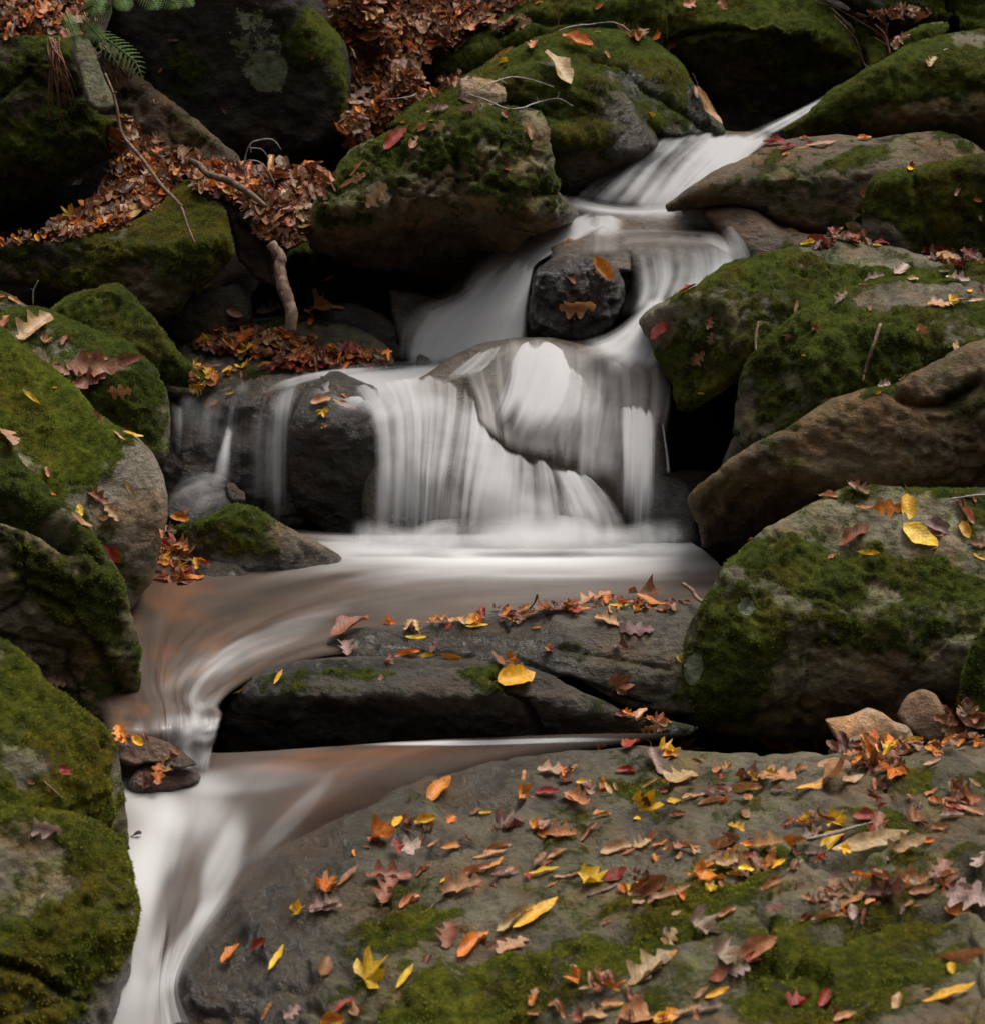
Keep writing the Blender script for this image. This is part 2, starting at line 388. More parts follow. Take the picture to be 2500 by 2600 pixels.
    a_, b_, c_ = vb[fb[:, 0]], vb[fb[:, 1]], vb[fb[:, 2]]
    cr = (b_[:, 0] - a_[:, 0]) * (c_[:, 1] - a_[:, 1]) - (b_[:, 1] - a_[:, 1]) * (c_[:, 0] - a_[:, 0])
    FB2 = np.where((cr > 0)[:, None], idx[fb], idx[fb][:, ::-1])[good]
    FA = np.concatenate([FF, FB2])
    X = np.concatenate([vf[:, 0], vb[keep, 0]]) if keep else vf[:, 0]; Y = np.concatenate([vf[:, 1], vb[keep, 1]]) if keep else vf[:, 1]
    ms = np.full(len(V), float(moss))
    for b in mb: ms += blob(X, Y, b)
    wt_ = np.full(len(V), float(wet))
    for b in wb: wt_ += blob(X, Y, b)
    zl = np.interp(V[:, 1], [3.5, 4.0, 4.6, 4.85, 4.86, 6.45], [.15, .29, .335, .335, .45, .45]); hz = V[:, 2] - zl + .05 * fbm(V, 8, 3, .5, 2)
    soak = (1 - smooth(.015, .075, hz)) * (V[:, 1] < 6.5) * np.where(V[:, 1] > 5.4, 1, 1 - smooth(.0, .42, V[:, 0])); wt_ = wt_ + soak; ms = ms - soak * .5
    lc = np.full(len(V), float(lich))
    for b in lb: lc += blob(X, Y, b)
    ms = ms - 1.6 * smooth(.6, .95, lc)
    # vertex normals
    def vnorm(V):
        N = np.zeros_like(V); fn = np.cross(V[FA[:, 1]] - V[FA[:, 0]], V[FA[:, 2]] - V[FA[:, 0]])
        for q in range(3): np.add.at(N, FA[:, q], fn)
        return N / (np.linalg.norm(N, axis=1, keepdims=True) + 1e-12)
    N = vnorm(V)
    # weathering: lumps, beds and ledges, cracks
    ca, sa = math.cos(strat[0]), math.sin(strat[0])
    S = np.stack([V[:, 0] * 1.1, V[:, 1] * 1.1, (V[:, 2] * ca + V[:, 0] * sa) * 4.5 + V[:, 1] * strat[1] * 3], 1)
    dsp = disp * 3.2 * fbm(V, 2.6, 3, .5, so_) + disp * 1.8 * fbm(V, 9, 4, .55, so_ + 3) + disp * 1.1 * rough * fbm(V, 27, 3, .6, so_ + 5)
    led = fbm(S, 2.2, 4, .55, so_ + 7); dsp += disp * 2.2 * ridge * (np.abs(led) * -2.2 + .3 + led)
    crk = np.abs(fbm(V, 3.3, 3, .5, so_ + 31)); dsp -= disp * 1.1 * ridge * np.exp(-(crk / .012)**2)
    ms = ms + .12 + fbm(V, 6, 4, .55, 5) * 1.5 + fbm(V, 30, 2, .5, 9) * .8 + (N[:, 2] - .3) * .12
    mm = smooth(.1, .45, ms)
    dsp += mm * (.006 + .016 * fbm(V, 24, 3, .6, 11) + .012 * fbm(V, 60, 2, .6, 13))
    for (pl, wd, dp) in cuts:           # a crack or joint as an open polyline: width in photo px, depth in m
        Q = np.asarray(pl, float); best = np.full(len(V), 1e9)
        for a, b in zip(Q[:-1], Q[1:]):
            ab = b - a; t = np.clip(((X - a[0]) * ab[0] + (Y - a[1]) * ab[1]) / (ab @ ab), 0, 1)
            best = np.minimum(best, np.hypot(X - a[0] - ab[0] * t, Y - a[1] - ab[1] * t))
        best = best + 6 * fbm(V, 14, 3, .6, 3)
        dsp -= dp * np.exp(-(best / wd)**2)
    isB = np.zeros(len(V), bool); isB[:len(vf)] = bf
    edgef = np.ones(len(V)); edgef[:len(vf)] = .35 + .65 * smooth(0, W, sf)
    V = V + N * (dsp * edgef)[:, None]
    att = {'moss': ms, 'wet': np.clip(wt_, 0, 1), 'lich': lc, 'tint': np.tile(np.array([*tint, 1.]), (len(V), 1)),
           'mtint': np.tile(np.array([*mt, 1.]), (len(V), 1))}
    o = link(name, V, FA, M_ROCK, attrs=att)
    if kind: tag(o, kind=kind)
    else: tag(o, label, cat)
    # moss: short shoots wherever the cushion is thick
    nf = len(FF); A_, B_, C_ = V[FF[:, 0]], V[FF[:, 1]], V[FF[:, 2]]; cn = np.cross(B_ - A_, C_ - A_); ar = np.linalg.norm(cn, axis=1) / 2
    vz = ((X[FF[:, 0]] > -60) & (X[FF[:, 0]] < 2560) & (Y[FF[:, 0]] > -60) & (Y[FF[:, 0]] < 2660))
    wgt = ar * smooth(.12, .4, ms[FF].mean(1)) * vz; area = wgt.sum()
    nb_ = int(min(area * 42000, 26000))
    if nb_ > 150:
        ti = RNG.choice(nf, nb_, p=wgt / area); r1, r2 = RNG.random((2, nb_, 1)); fl = (r1 + r2) > 1; r1 = np.where(fl, 1 - r1, r1); r2 = np.where(fl, 1 - r2, r2)
        P0 = A_[ti] + (B_ - A_)[ti] * r1 + (C_ - A_)[ti] * r2; nn = cn[ti] / (2 * ar[ti][:, None] + 1e-12)
        dr = nn + RNG.normal(0, .55, (nb_, 3)) + np.array([0, 0, -.12]); dr /= np.linalg.norm(dr, axis=1, keepdims=True)
        sdv = np.cross(dr, RNG.normal(0, 1, (nb_, 3))); sdv /= np.linalg.norm(sdv, axis=1, keepdims=True)
        h_ = RNG.uniform(.004, .009, (nb_, 1)); w_ = RNG.uniform(.0012, .0026, (nb_, 1)); P0 = P0 - nn * .002
        TVv = np.stack([P0 - sdv * w_, P0 + sdv * w_, P0 + dr * h_], 1).reshape(-1, 3)
        sh = np.repeat(RNG.random(nb_), 3)
        mo = link('moss', TVv, np.arange(nb_ * 3).reshape(-1, 3), M_MOSS, parent=o, attrs={'shade': sh, 'mtint': np.tile(np.array([*mt, 1.]), (nb_ * 3, 1))}, smooth_=False)
        mo['kind'] = 'stuff'
    o_ph[o.name] = phrase
    ROCKS.append(o); return o
o_ph = {}
T_, Fr = (0, -.25, 1), (0, -1, .1)
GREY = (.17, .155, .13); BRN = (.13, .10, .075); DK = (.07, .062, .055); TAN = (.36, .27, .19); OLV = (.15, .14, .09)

# --- back row
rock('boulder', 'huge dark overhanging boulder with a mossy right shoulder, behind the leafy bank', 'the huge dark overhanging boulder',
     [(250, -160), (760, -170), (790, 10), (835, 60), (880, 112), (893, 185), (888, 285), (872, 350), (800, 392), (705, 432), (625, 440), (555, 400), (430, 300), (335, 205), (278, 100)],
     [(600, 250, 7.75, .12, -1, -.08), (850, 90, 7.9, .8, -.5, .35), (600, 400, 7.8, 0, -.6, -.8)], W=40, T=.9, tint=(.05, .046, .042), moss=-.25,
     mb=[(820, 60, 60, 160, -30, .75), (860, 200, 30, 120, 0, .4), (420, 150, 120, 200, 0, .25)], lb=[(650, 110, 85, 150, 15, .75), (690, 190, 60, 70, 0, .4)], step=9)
rock('boulder', 'dark flat boulder leaning at the top edge, left of the leaf covered slope', 'the dark leaning boulder',
     [(850, -90), (900, -20), (945, 25), (975, 70), (984, 105), (972, 128), (940, 118), (905, 100), (880, 70), (855, 10)],
     [(930, 50, 8.1, -.35, -.7, .5), (880, 40, 8.1, -.3, -1, -.5)], W=25, moss=.25, tint=DK, step=8)
rock('boulder', 'dark boulder at the top edge in the middle of the leaf covered slope', 'the dark boulder in the leaves',
     [(1060, -80), (1180, -60), (1262, -10), (1275, 20), (1262, 34), (1225, 32), (1180, 15), (1120, 5), (1070, -20)],
     [(1180, 0, 8.6, 0, -.8, -.4), (1220, 0, 8.6, .1, -.5, .8)], W=20, tint=(.1, .085, .07), moss=-.2)
rock('boulder', 'long green mossy boulder sloping down to the left at the top of the ravine', 'the long green mossy boulder',
     [(1053, 170), (1075, 148), (1134, 112), (1200, 78), (1277, 29), (1349, -5), (1450, -70), (1650, -90), (1700, 60), (1680, 140), (1500, 120), (1330, 140), (1220, 185), (1160, 205), (1115, 206), (1070, 190)],
     [(1250, 80, 8.35, -.3, -.55, .75), (1180, 150, 8.3, -.1, -1, -.1)], W=35, moss=.62, tint=OLV, T=.7, cuts=[([(1330, 40), (1390, 60), (1480, 40)], 8, .05), ([(1260, 95), (1340, 60)], 6, .04)])
rock('boulder', 'tall mossy boulder arched over a black hollow beside the top chute of water', 'the arched mossy boulder',
     [(1560, 40), (1575, -40), (1640, -100), (1980, -100), (2060, -30), (2120, 30), (2168, 85), (2192, 130), (2202, 172), (2190, 205), (2130, 235), (2060, 262), (2010, 300), (1960, 322), (1860, 325), (1820, 290), (1775, 215), (1715, 140), (1660, 108), (1610, 92)],
     [(1850, 40, 8.15, 0, -.45, .85), (2080, 130, 8.05, .45, -.8, .25), (1850, 180, 8.25, -.15, -.75, -.7), (1700, 90, 8.2, -.5, -.8, .2)], W=38, T=.8, moss=.1, tint=OLV,
     mb=[(1850, 20, 330, 70, -5, .5), (2060, 130, 150, 110, -35, .4), (1800, 220, 150, 90, 0, -.6)], disp=.03, cuts=[([(1640, 62), (1652, 80), (1690, 110), (1740, 90), (1850, 75), (1960, 90)], 10, .05)])
rock('boulder', 'low mossy boulder wedged behind the arched boulder at upper right', 'the low wedged mossy boulder',
     [(2040, -30), (2110, 8), (2160, 30), (2215, 65), (2262, 112), (2268, 140), (2240, 160), (2208, 178), (2195, 130), (2160, 60), (2100, 10)],
     [(2180, 80, 8.2, .2, -.6, .7)], W=22, moss=.5, tint=OLV)
rock('boulder', 'dark mossy boulder filling the far top right corner', 'the dark corner boulder',
     [(2090, -80), (2500, -90), (2620, -60), (2620, 110), (2500, 95), (2430, 80), (2420, 55), (2350, 55), (2290, 80), (2230, 50), (2150, 15)],
     [(2350, 20, 8.15, -.1, -.9, .3), (2450, 30, 8.15, .1, -.8, .4)], W=30, moss=.25, tint=DK, cuts=[([(2405, -10), (2415, 30), (2425, 80)], 8, .06)])
rock('stone', 'small pale mossy stone perched behind the wide boulder at upper right', 'the small pale perched stone',
     [(2262, 140), (2272, 112), (2300, 82), (2340, 64), (2390, 54), (2410, 56), (2412, 70), (2395, 90), (2350, 120), (2300, 142)],
     [(2340, 90, 7.85, -.1, -.6, .75), (2320, 115, 7.8, -.1, -1, 0)], W=18, step=6, tint=(.24, .22, .15), moss=.1, cat='stone', mb=[(2310, 95, 60, 30, 30, .4)])

# --- upper middle
rock('boulder', 'wet dark slab boulder capped with bright moss, right under the long green boulder', 'the moss capped wet slab',
     [(985, 318), (1100, 236), (1182, 190), (1270, 140), (1358, 95), (1430, 74), (1492, 70), (1588, 76), (1650, 95), (1712, 143), (1762, 218), (1805, 267), (1838, 336), (1800, 350), (1700, 352), (1640, 330), (1500, 380), (1200, 350), (1050, 340)],
     [(1350, 140, 7.75, -.25, -.5, .8), (1650, 220, 7.7, .55, -.6, .5), (1600, 140, 7.8, .2, -.4, .85)], W=35, T=.6, moss=.1, tint=(.13, .125, .11),
     mb=[(1250, 160, 320, 60, 27, .6), (1480, 90, 150, 35, 0, .6), (1640, 130, 150, 55, -35, .5)], wb=[(1700, 250, 150, 140, -40, .95), (1600, 220, 110, 80, -30, .5)], disp=.022,
     cuts=[([(1500, 140), (1580, 175), (1640, 225), (1700, 270), (1790, 330)], 6, .05)], lb=[(1480, 150, 110, 30, -10, .5)])
rock('boulder', 'broad brown boulder with a smooth front between the pale stone and the wet slab', 'the broad brown boulder',
     [(1215, 215), (1330, 160), (1400, 150), (1480, 165), (1560, 212), (1600, 255), (1622, 285), (1655, 330), (1668, 368), (1630, 398), (1550, 425), (1490, 462), (1440, 492), (1400, 480), (1385, 315), (1300, 260)],
     [(1400, 260, 7.35, -.05, -.9, .3), (1590, 330, 7.45, .6, -.8, .25), (1500, 420, 7.4, .3, -.8, -.6), (1440, 180, 7.4, 0, -.4, .9)], W=35, T=.55, tint=(.14, .12, .09), moss=.0,
     mb=[(1290, 190, 90, 35, 25, .55), (1440, 190, 120, 30, 0, .35)], wb=[(1600, 340, 90, 90, 0, .9), (1480, 440, 90, 40, 0, .7)])
rock('stone', 'small pale tan triangular stone sitting on the brown boulder', 'the pale triangular stone',
     [(1160, 255), (1164, 225), (1172, 190), (1188, 190), (1230, 200), (1272, 208), (1287, 232), (1285, 262), (1250, 275), (1200, 274)],
     [(1220, 235, 7.15, -.1, -.95, .25), (1220, 205, 7.2, .1, -.4, 1)], W=14, step=5, k=.015, tint=TAN, moss=-.5, disp=.012, cat='stone', T=.2)
rock('boulder', 'wide mossy boulder with pale flat crown and dark hollow beneath, at the right edge', 'the wide pale crowned boulder',
     [(1990, 332), (2054, 286), (2106, 234), (2173, 196), (2268, 134), (2316, 112), (2436, 79), (2500, 72), (2640, 66), (2640, 430), (2500, 425), (2400, 410), (2300, 350), (2200, 352), (2100, 352), (2020, 362)],
     [(2250, 260, 7.45, -.15, -1, .15), (2400, 115, 7.6, .05, -.33, .95), (2200, 200, 7.5, -.35, -.6, .7), (2300, 310, 7.45, -.1, -.6, -.8)], W=35, T=.8, moss=.05, tint=(.21, .2, .15),
     mb=[(2150, 240, 160, 60, 25, .55), (2290, 190, 200, 75, 5, .5), (2480, 180, 90, 60, 0, .3)], disp=.025)
rock('boulder', 'flat topped grey brown slab with leaves along its rim, right of the top cascade', 'the grey brown slab',
     [(1688, 530), (1743, 482), (1790, 450), (1839, 420), (1896, 394), (1944, 364), (2006, 349), (2125, 340), (2206, 347), (2268, 339), (2340, 331), (2388, 330), (2460, 355), (2520, 400), (2520, 480), (2300, 600), (2170, 605), (2060, 596), (1963, 568), (1925, 540), (1867, 524), (1791, 528)],
     [(2050, 490, 7.0, -.1, -1, .05), (2080, 375, 7.2, -.12, -.3, 1), (2330, 380, 7.1, .35, -.6, .6), (1800, 500, 7.05, -.35, -.9, -.3)], W=30, k=.02, T=.8, tint=(.15, .12, .09), moss=-.36,
     mb=[(2180, 400, 90, 30, 10, .55), (2420, 345, 70, 40, -20, .6)], disp=.018)
rock('boulder', 'low smooth wet brown rock under the grey brown slab, beside the cascade', 'the low wet brown rock',
     [(1780, 540), (1800, 524), (1867, 516), (1925, 532), (1977, 576), (2060, 594), (2160, 600), (2130, 640), (2000, 670), (1910, 675), (1870, 640), (1820, 590)],
     [(1900, 600, 6.95, -.2, -.7, .6)], W=40, T=.4, tint=(.16, .12, .09), wet=.35, moss=-.5, disp=.012)
rock('boulder', 'square mossy boulder at the right edge below the grey brown slab', 'the square mossy boulder',
     [(2192, 620), (2190, 560), (2205, 470), (2221, 446), (2302, 430), (2388, 411), (2500, 391), (2640, 372), (2640, 720), (2500, 700), (2300, 680)],
     [(2350, 540, 6.65, -.1, -1, .15), (2400, 420, 6.7, -.05, -.3, 1), (2210, 540, 6.7, -.8, -.7, 0)], W=30, k=.02, T=.7, tint=(.12, .11, .085), moss=.3,
     mb=[(2380, 520, 170, 100, 0, .25), (2220, 600, 60, 60, 0, -.5)], disp=.028)

# --- centre
rock('boulder', 'great humped mossy boulder with craggy front, left of the upper cascade', 'the great humped mossy boulder',
     [(790, 545), (812, 500), (840, 455), (868, 408), (919, 363), (1000, 325), (1067, 291), (1105, 274), (1153, 266), (1230, 270), (1363, 281), (1392, 318), (1402, 411), (1408, 450), (1421, 492), (1450, 518), (1468, 545), (1440, 566), (1349, 590), (1300, 640), (1220, 740), (1153, 780), (1060, 790), (960, 740), (890, 670), (838, 650), (795, 628), (783, 585)],
     [(950, 420, 6.9, -.42, -.5, .75), (1270, 400, 6.85, .08, -.95, .28), (1385, 430, 6.95, .85, -.6, 0), (880, 560, 6.82, -.4, -.7, -.5), (1120, 525, 6.82, .05, -.5, -.9), (1190, 300, 6.95, .1, -.45, .85)],
     W=38, k=.025, T=.7, step=7, disp=.036, ridge=.7, rough=1.4, tint=(.21, .18, .125), moss=-.06,
     mb=[(950, 400, 190, 60, 35, .35), (1060, 440, 80, 50, 30, .4), (1250, 370, 110, 55, 0, .4), (1270, 480, 120, 70, 0, .3), (870, 540, 90, 60, 20, .2), (1100, 650, 250, 80, 0, -.5)],
     lb=[(1250, 350, 90, 50, 0, .8), (1350, 400, 40, 60, 0, .6), (900, 550, 90, 40, 20, .6)], cuts=[([(1160, 395), (1170, 440), (1150, 500), (1100, 530)], 12, .06), ([(985, 470), (1010, 500), (1000, 540)], 12, .05)], wb=[(1440, 530, 60, 50, 0, .8)])
rock('boulder', 'wet dark rock gleaming below the great humped boulder beside the cascade', 'the gleaming wet rock',
     [(1090, 760), (1180, 700), (1220, 625), (1290, 598), (1380, 570), (1400, 600), (1330, 680), (1280, 780), (1200, 850), (1100, 850)],
     [(1220, 720, 7.12, -.1, -.8, .5)], W=25, T=.4, tint=(.13, .12, .11), wet=.95, moss=-2, disp=.016)
rock('boulder', 'pointed wet rock half veiled by the left hand fall', 'the pointed wet rock',
     [(985, 733), (1000, 732), (1040, 740), (1090, 757), (1150, 770), (1230, 780), (1330, 820), (1340, 900), (1180, 930), (1060, 935), (1040, 905), (1015, 870), (1000, 820)],
     [(1090, 830, 6.98, .2, -.6, .75), (1005, 830, 6.98, -.9, -.6, 0)], W=18, k=.015, T=.4, tint=(.24, .225, .21), wet=.95, moss=-2, disp=.014)
rock('boulder', 'black wet rounded rock standing in the middle of the cascade', 'the black rock in the cascade',
     [(1354, 690), (1397, 660), (1440, 650), (1530, 655), (1570, 690), (1586, 745), (1570, 802), (1525, 850), (1445, 868), (1373, 860), (1340, 835), (1338, 764)],
     [(1450, 760, 6.75, -.05, -1, .05), (1480, 668, 6.8, 0, -.4, .9), (1575, 750, 6.8, .8, -.6, .2)], W=25, T=.4, step=6, tint=(.07, .064, .058), wet=1., moss=-1.2, disp=.026, ridge=.5, rough=1.6)
rock('boulder', 'low wet hump of rock showing through the water just above the black rock', 'the wet hump above the black rock',
     [(1395, 668), (1400, 630), (1430, 614), (1490, 606), (1560, 612), (1600, 640), (1600, 690), (1540, 690), (1470, 672)],
     [(1490, 635, 7.0, -.1, -.5, .85)], W=25, T=.35, step=6, tint=(.22, .19, .16), wet=.7, moss=-2, disp=.012)
rock('boulder', 'submerged smooth rock the right hand cascade pours over', 'the smooth rock under the right cascade',
     [(1460, 575), (1500, 555), (1600, 545), (1750, 548), (1850, 560), (1920, 600), (1940, 660), (1850, 740), (1760, 800), (1650, 820), (1570, 800), (1600, 720), (1570, 640), (1480, 600)],
     [(1700, 600, 7.18, 0, -.45, .9), (1700, 690, 7.1, -.1, -1, .15), (1850, 640, 7.1, .2, -.7, .7)], W=30, T=.5, tint=(.24, .21, .18), wet=.6, moss=-2, disp=.012, rough=.4)
rock('boulder', 'submerged brown rock under the highest little fall', 'the brown rock under the top fall',
     [(1440, 510), (1480, 450), (1540, 410), (1640, 345), (1800, 330), (1960, 340), (1900, 400), (1800, 480), (1700, 560), (1560, 570), (1450, 560)],
     [(1600, 450, 7.72, -.3, -.8, .5), (1800, 380, 7.8, .1, -.5, .85)], W=25, T=.5, tint=(.22, .19, .165), wet=.6, moss=-2, disp=.012, rough=.4)
rock('boulder', 'broad dome of smooth brown rock beneath the main curtain of water', 'the smooth dome under the main fall',
     [(930, 1075), (985, 1010), (1085, 948), (1150, 905), (1220, 872), (1300, 856), (1400, 855), (1500, 878), (1600, 900), (1680, 930), (1705, 1020), (1700, 1120), (1690, 1380), (1500, 1400), (1200, 1400), (930, 1390)],
     [(1250, 1000, 6.42, -.15, -.75, .65), (1330, 900, 6.6, -.1, -.5, .85), (1100, 1200, 6.26, -.05, -1, .1), (1500, 1000, 6.45, .25, -.9, .4), (1400, 1200, 6.25, .05, -1, .2)], W=32, T=.6, k=.05, tint=(.22, .195, .172), wet=.45, moss=-2, disp=.007, ridge=.2, rough=.3)
rock('boulder', 'dark glistening rock left of the main curtain with yellow leaves on top', 'the dark glistening rock',
     [(731, 1134), (735, 1095), (745, 1063), (764, 1000), (782, 968), (805, 950), (860, 940), (960, 985), (1000, 1060), (990, 1390), (850, 1370), (790, 1325), (755, 1290), (738, 1220)],
     [(850, 1150, 6.33, -.1, -1, -.25), (870, 1000, 6.4, -.1, -.45, .9), (940, 1060, 6.35, .3, -.7, .4)], W=32, T=.5, step=7, tint=(.09, .08, .07), wet=.65, moss=-.6, disp=.02,
     mb=[(790, 1150, 60, 150, 0, .35)])
rock('boulder', 'dark wet ledge behind thin films of water at left of the falls', 'the dark wet ledge',
     [(425, 1010), (480, 985), (600, 962), (720, 950), (800, 946), (800, 1100), (780, 1330), (700, 1370), (600, 1350), (500, 1330), (420, 1310), (410, 1100)],
     [(600, 1200, 6.55, -.05, -1, .05), (600, 1020, 6.6, -.15, -.45, .85), (500, 1080, 6.6, -.3, -.8, .4)], W=25, T=.6, step=7, tint=(.20, .18, .16), wet=.8, moss=-2, disp=.03)
rock('stone', 'low foaming hump of stone in the small left pool', 'the foaming hump of stone',
     [(415, 1320), (425, 1262), (470, 1235), (520, 1228), (570, 1240), (620, 1275), (620, 1330), (500, 1345)],
     [(510, 1250, 6.3, 0, -.6, .7)], W=30, T=.3, tint=(.07, .065, .06), wet=.8, moss=-.9, cat='stone')
rock('stone', 'small dark knob of stone at the foot of the left trickle', 'the small dark knob',
     [(572, 1235), (578, 1224), (594, 1226), (606, 1240), (622, 1252), (622, 1275), (590, 1280), (575, 1260)],
     [(596, 1250, 6.2, -.1, -.8, .5)], W=12, step=4, T=.1, tint=(.08, .05, .03), wet=.6, moss=-.9, cat='stone', disp=.006)
rock('boulder', 'flat dark rock shelf scattered with leaves above the left pool', 'the flat leafy shelf',
     [(400, 1000), (420, 930), (450, 880), (500, 840), (600, 812), (750, 800), (900, 830), (985, 885), (1000, 930), (930, 945), (850, 955), (720, 965), (600, 985), (480, 1010)],
     [(650, 900, 6.8, -.05, -.42, .9), (600, 975, 6.62, 0, -1, .3)], W=20, T=.5, tint=(.13, .115, .09), wet=.3, moss=-.3, mb=[(480, 870, 60, 60, 0, .4)], disp=.016)
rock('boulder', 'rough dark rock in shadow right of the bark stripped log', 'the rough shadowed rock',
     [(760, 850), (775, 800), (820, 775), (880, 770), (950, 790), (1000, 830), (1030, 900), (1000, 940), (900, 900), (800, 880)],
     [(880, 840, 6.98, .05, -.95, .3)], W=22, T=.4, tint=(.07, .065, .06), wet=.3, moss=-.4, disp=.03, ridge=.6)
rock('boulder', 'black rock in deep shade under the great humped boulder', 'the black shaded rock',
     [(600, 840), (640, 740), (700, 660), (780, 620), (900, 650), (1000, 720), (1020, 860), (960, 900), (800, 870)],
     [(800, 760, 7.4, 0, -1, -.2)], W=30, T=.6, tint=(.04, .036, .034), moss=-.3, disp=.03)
rock('stone', 'dark rock on the right of the main fall foot, half behind water', 'the dark rock at the fall foot',
     [(1630, 1230), (1648, 1206), (1719, 1212), (1745, 1238), (1762, 1300), (1768, 1365), (1700, 1390), (1600, 1390), (1600, 1280)],
     [(1700, 1300, 6.12, .1, -.95, .3), (1690, 1220, 6.15, 0, -.4, .9)], W=22, T=.35, tint=(.08, .075, .07), wet=.7, moss=-.8, cat='stone')
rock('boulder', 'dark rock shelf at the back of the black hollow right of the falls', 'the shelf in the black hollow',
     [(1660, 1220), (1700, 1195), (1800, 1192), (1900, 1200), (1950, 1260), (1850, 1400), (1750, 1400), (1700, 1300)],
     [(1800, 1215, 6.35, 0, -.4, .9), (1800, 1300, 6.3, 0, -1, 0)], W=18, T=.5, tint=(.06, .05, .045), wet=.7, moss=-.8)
rock('boulder', 'grey upright stone wedged in the black hollow right of the falls', 'the upright wedged stone',
     [(1832, 1190), (1840, 1155), (1858, 1115), (1880, 1092), (1905, 1092), (1915, 1115), (1925, 1160), (1900, 1230), (1850, 1250)],
     [(1880, 1160, 6.0, -.3, -.9, .35)], W=16, T=.3, tint=(.12, .115, .105), moss=-.5)

# --- left bank
rock('boulder', 'tall dark mossy boulder overhanging at the upper left edge, lichen on its face', 'the overhanging lichened boulder',
     [(-140, 95), (50, 88), (130, 86), (182, 92), (200, 150), (222, 215), (250, 290), (292, 292), (318, 330), (312, 365), (262, 412), (170, 452), (60, 522), (0, 552), (-140, 570)],
     [(120, 260, 7.05, .15, -1, .15), (100, 110, 7.15, 0, -.4, .9), (280, 340, 7.1, .6, -.8, -.3), (60, 460, 7.1, .1, -.7, -.75)], W=28, k=.02, T=.8, tint=(.10, .082, .065), moss=.1, step=7,
     mb=[(160, 340, 180, 90, 10, .35), (60, 220, 80, 80, 0, -.3)], lb=[(115, 385, 28, 40, 0, .85), (50, 420, 40, 30, 30, .65), (0, 450, 22, 50, 0, .75), (60, 150, 25, 40, 0, .5), (110, 250, 16, 30, 0, .5)], disp=.026, ridge=.5,
     cuts=[([(75, 180), (100, 210), (140, 230), (200, 235)], 7, .04), ([(0, 250), (40, 215), (75, 180)], 7, .03)])
rock('stone', 'pale grey green upright wedge of stone leaning by the fern', 'the pale upright wedge',
     [(176, 130), (188, 100), (205, 88), (222, 92), (240, 120), (262, 185), (285, 240), (290, 268), (270, 280), (245, 280), (222, 262), (206, 210), (192, 165)],
     [(230, 190, 6.9, .35, -.85, .45), (195, 180, 6.9, -.7, -.7, .2)], W=14, k=.012, step=5, T=.25, tint=(.24, .25, .17), moss=-.35, disp=.009, cat='stone', lb=[(235, 200, 60, 100, 0, .3)])
rock('boulder', 'long brown slab slanting down behind the leafy bank', 'the slanting brown slab',
     [(225, 60), (262, 70), (300, 120), (350, 188), (438, 258), (520, 320), (606, 395), (618, 428), (560, 440), (470, 425), (380, 372), (318, 330), (290, 270), (250, 200)],
     [(420, 320, 7.45, -.35, -.85, .4)], W=22, T=.4, tint=(.10, .075, .055), moss=-.45, disp=.024, ridge=.7, strat=(-.7, .2))
rock('boulder', 'flat ledge rock with mossy olive end and lichened dark front, left bank', 'the flat mossy ledge rock',
     [(-140, 640), (-60, 625), (60, 606), (180, 594), (262, 580), (330, 560), (390, 530), (440, 486), (475, 452), (520, 462), (555, 500), (575, 560), (594, 640), (580, 668), (545, 702), (520, 722), (505, 757), (490, 740), (450, 788), (400, 808), (330, 796), (250, 775), (150, 742), (50, 722), (-140, 712)],
     [(250, 670, 6.65, -.05, -1, .02), (510, 560, 6.65, .42, -.75, .45), (470, 480, 6.75, -.1, -.5, .85), (540, 690, 6.7, .5, -.8, -.4), (200, 600, 6.7, 0, -.25, 1)], W=22, k=.02, T=.6, step=7, tint=(.10, .088, .065), moss=.05, mt=(1.15, .95, .8),
     mb=[(500, 590, 90, 140, 10, .5), (120, 640, 200, 60, 0, .2), (330, 720, 90, 60, 0, -.2)], lb=[(370, 660, 55, 50, -20, .62), (330, 600, 18, 20, 0, .6), (520, 500, 50, 40, 0, .4)], disp=.024)
rock('boulder', 'dark bark brown slab sloping down between the ledge rock and the log', 'the bark brown slab',
     [(550, 500), (565, 478), (600, 480), (640, 520), (680, 595), (710, 690), (700, 730), (660, 720), (600, 660), (590, 600), (575, 545)],
     [(640, 610, 6.95, -.2, -.9, .4)], W=18, T=.3, tint=(.055, .042, .034), moss=-.6, disp=.022, ridge=.8, strat=(-.8, .2))
rock('boulder', 'green mossy pointed boulder behind the boulder with the big brown leaf', 'the pointed green boulder',
     [(110, 800), (130, 782), (165, 757), (210, 742), (250, 735), (268, 724), (300, 722), (330, 745), (355, 775), (390, 808), (420, 850), (450, 895), (500, 938), (516, 962), (490, 985), (440, 980), (405, 975), (300, 930), (180, 850)],
     [(260, 800, 6.35, -.05, -.75, .6), (400, 860, 6.35, .6, -.7, .35), (430, 940, 6.35, .3, -.9, -.4)], W=25, T=.6, k=.02, tint=(.13, .125, .09), moss=.42, disp=.024)
rock('boulder', 'small mossy rock at the left edge above the green boulders', 'the small edge rock',
     [(-100, 730), (0, 738), (40, 755), (75, 782), (60, 800), (0, 800), (-100, 800)], [(0, 770, 6.3, .1, -.6, .8)], W=15, T=.3, tint=GREY, moss=.2)
rock('stone', 'dark shaded rock under the mossy ledge rock', 'the dark rock under the ledge',
     [(300, 790), (420, 770), (520, 735), (600, 720), (640, 760), (640, 820), (560, 850), (480, 880), (430, 860), (380, 820)], [(510, 800, 6.9, 0, -.8, .3)], W=25, T=.4, tint=(.08, .075, .068), moss=-.4, cat='stone')
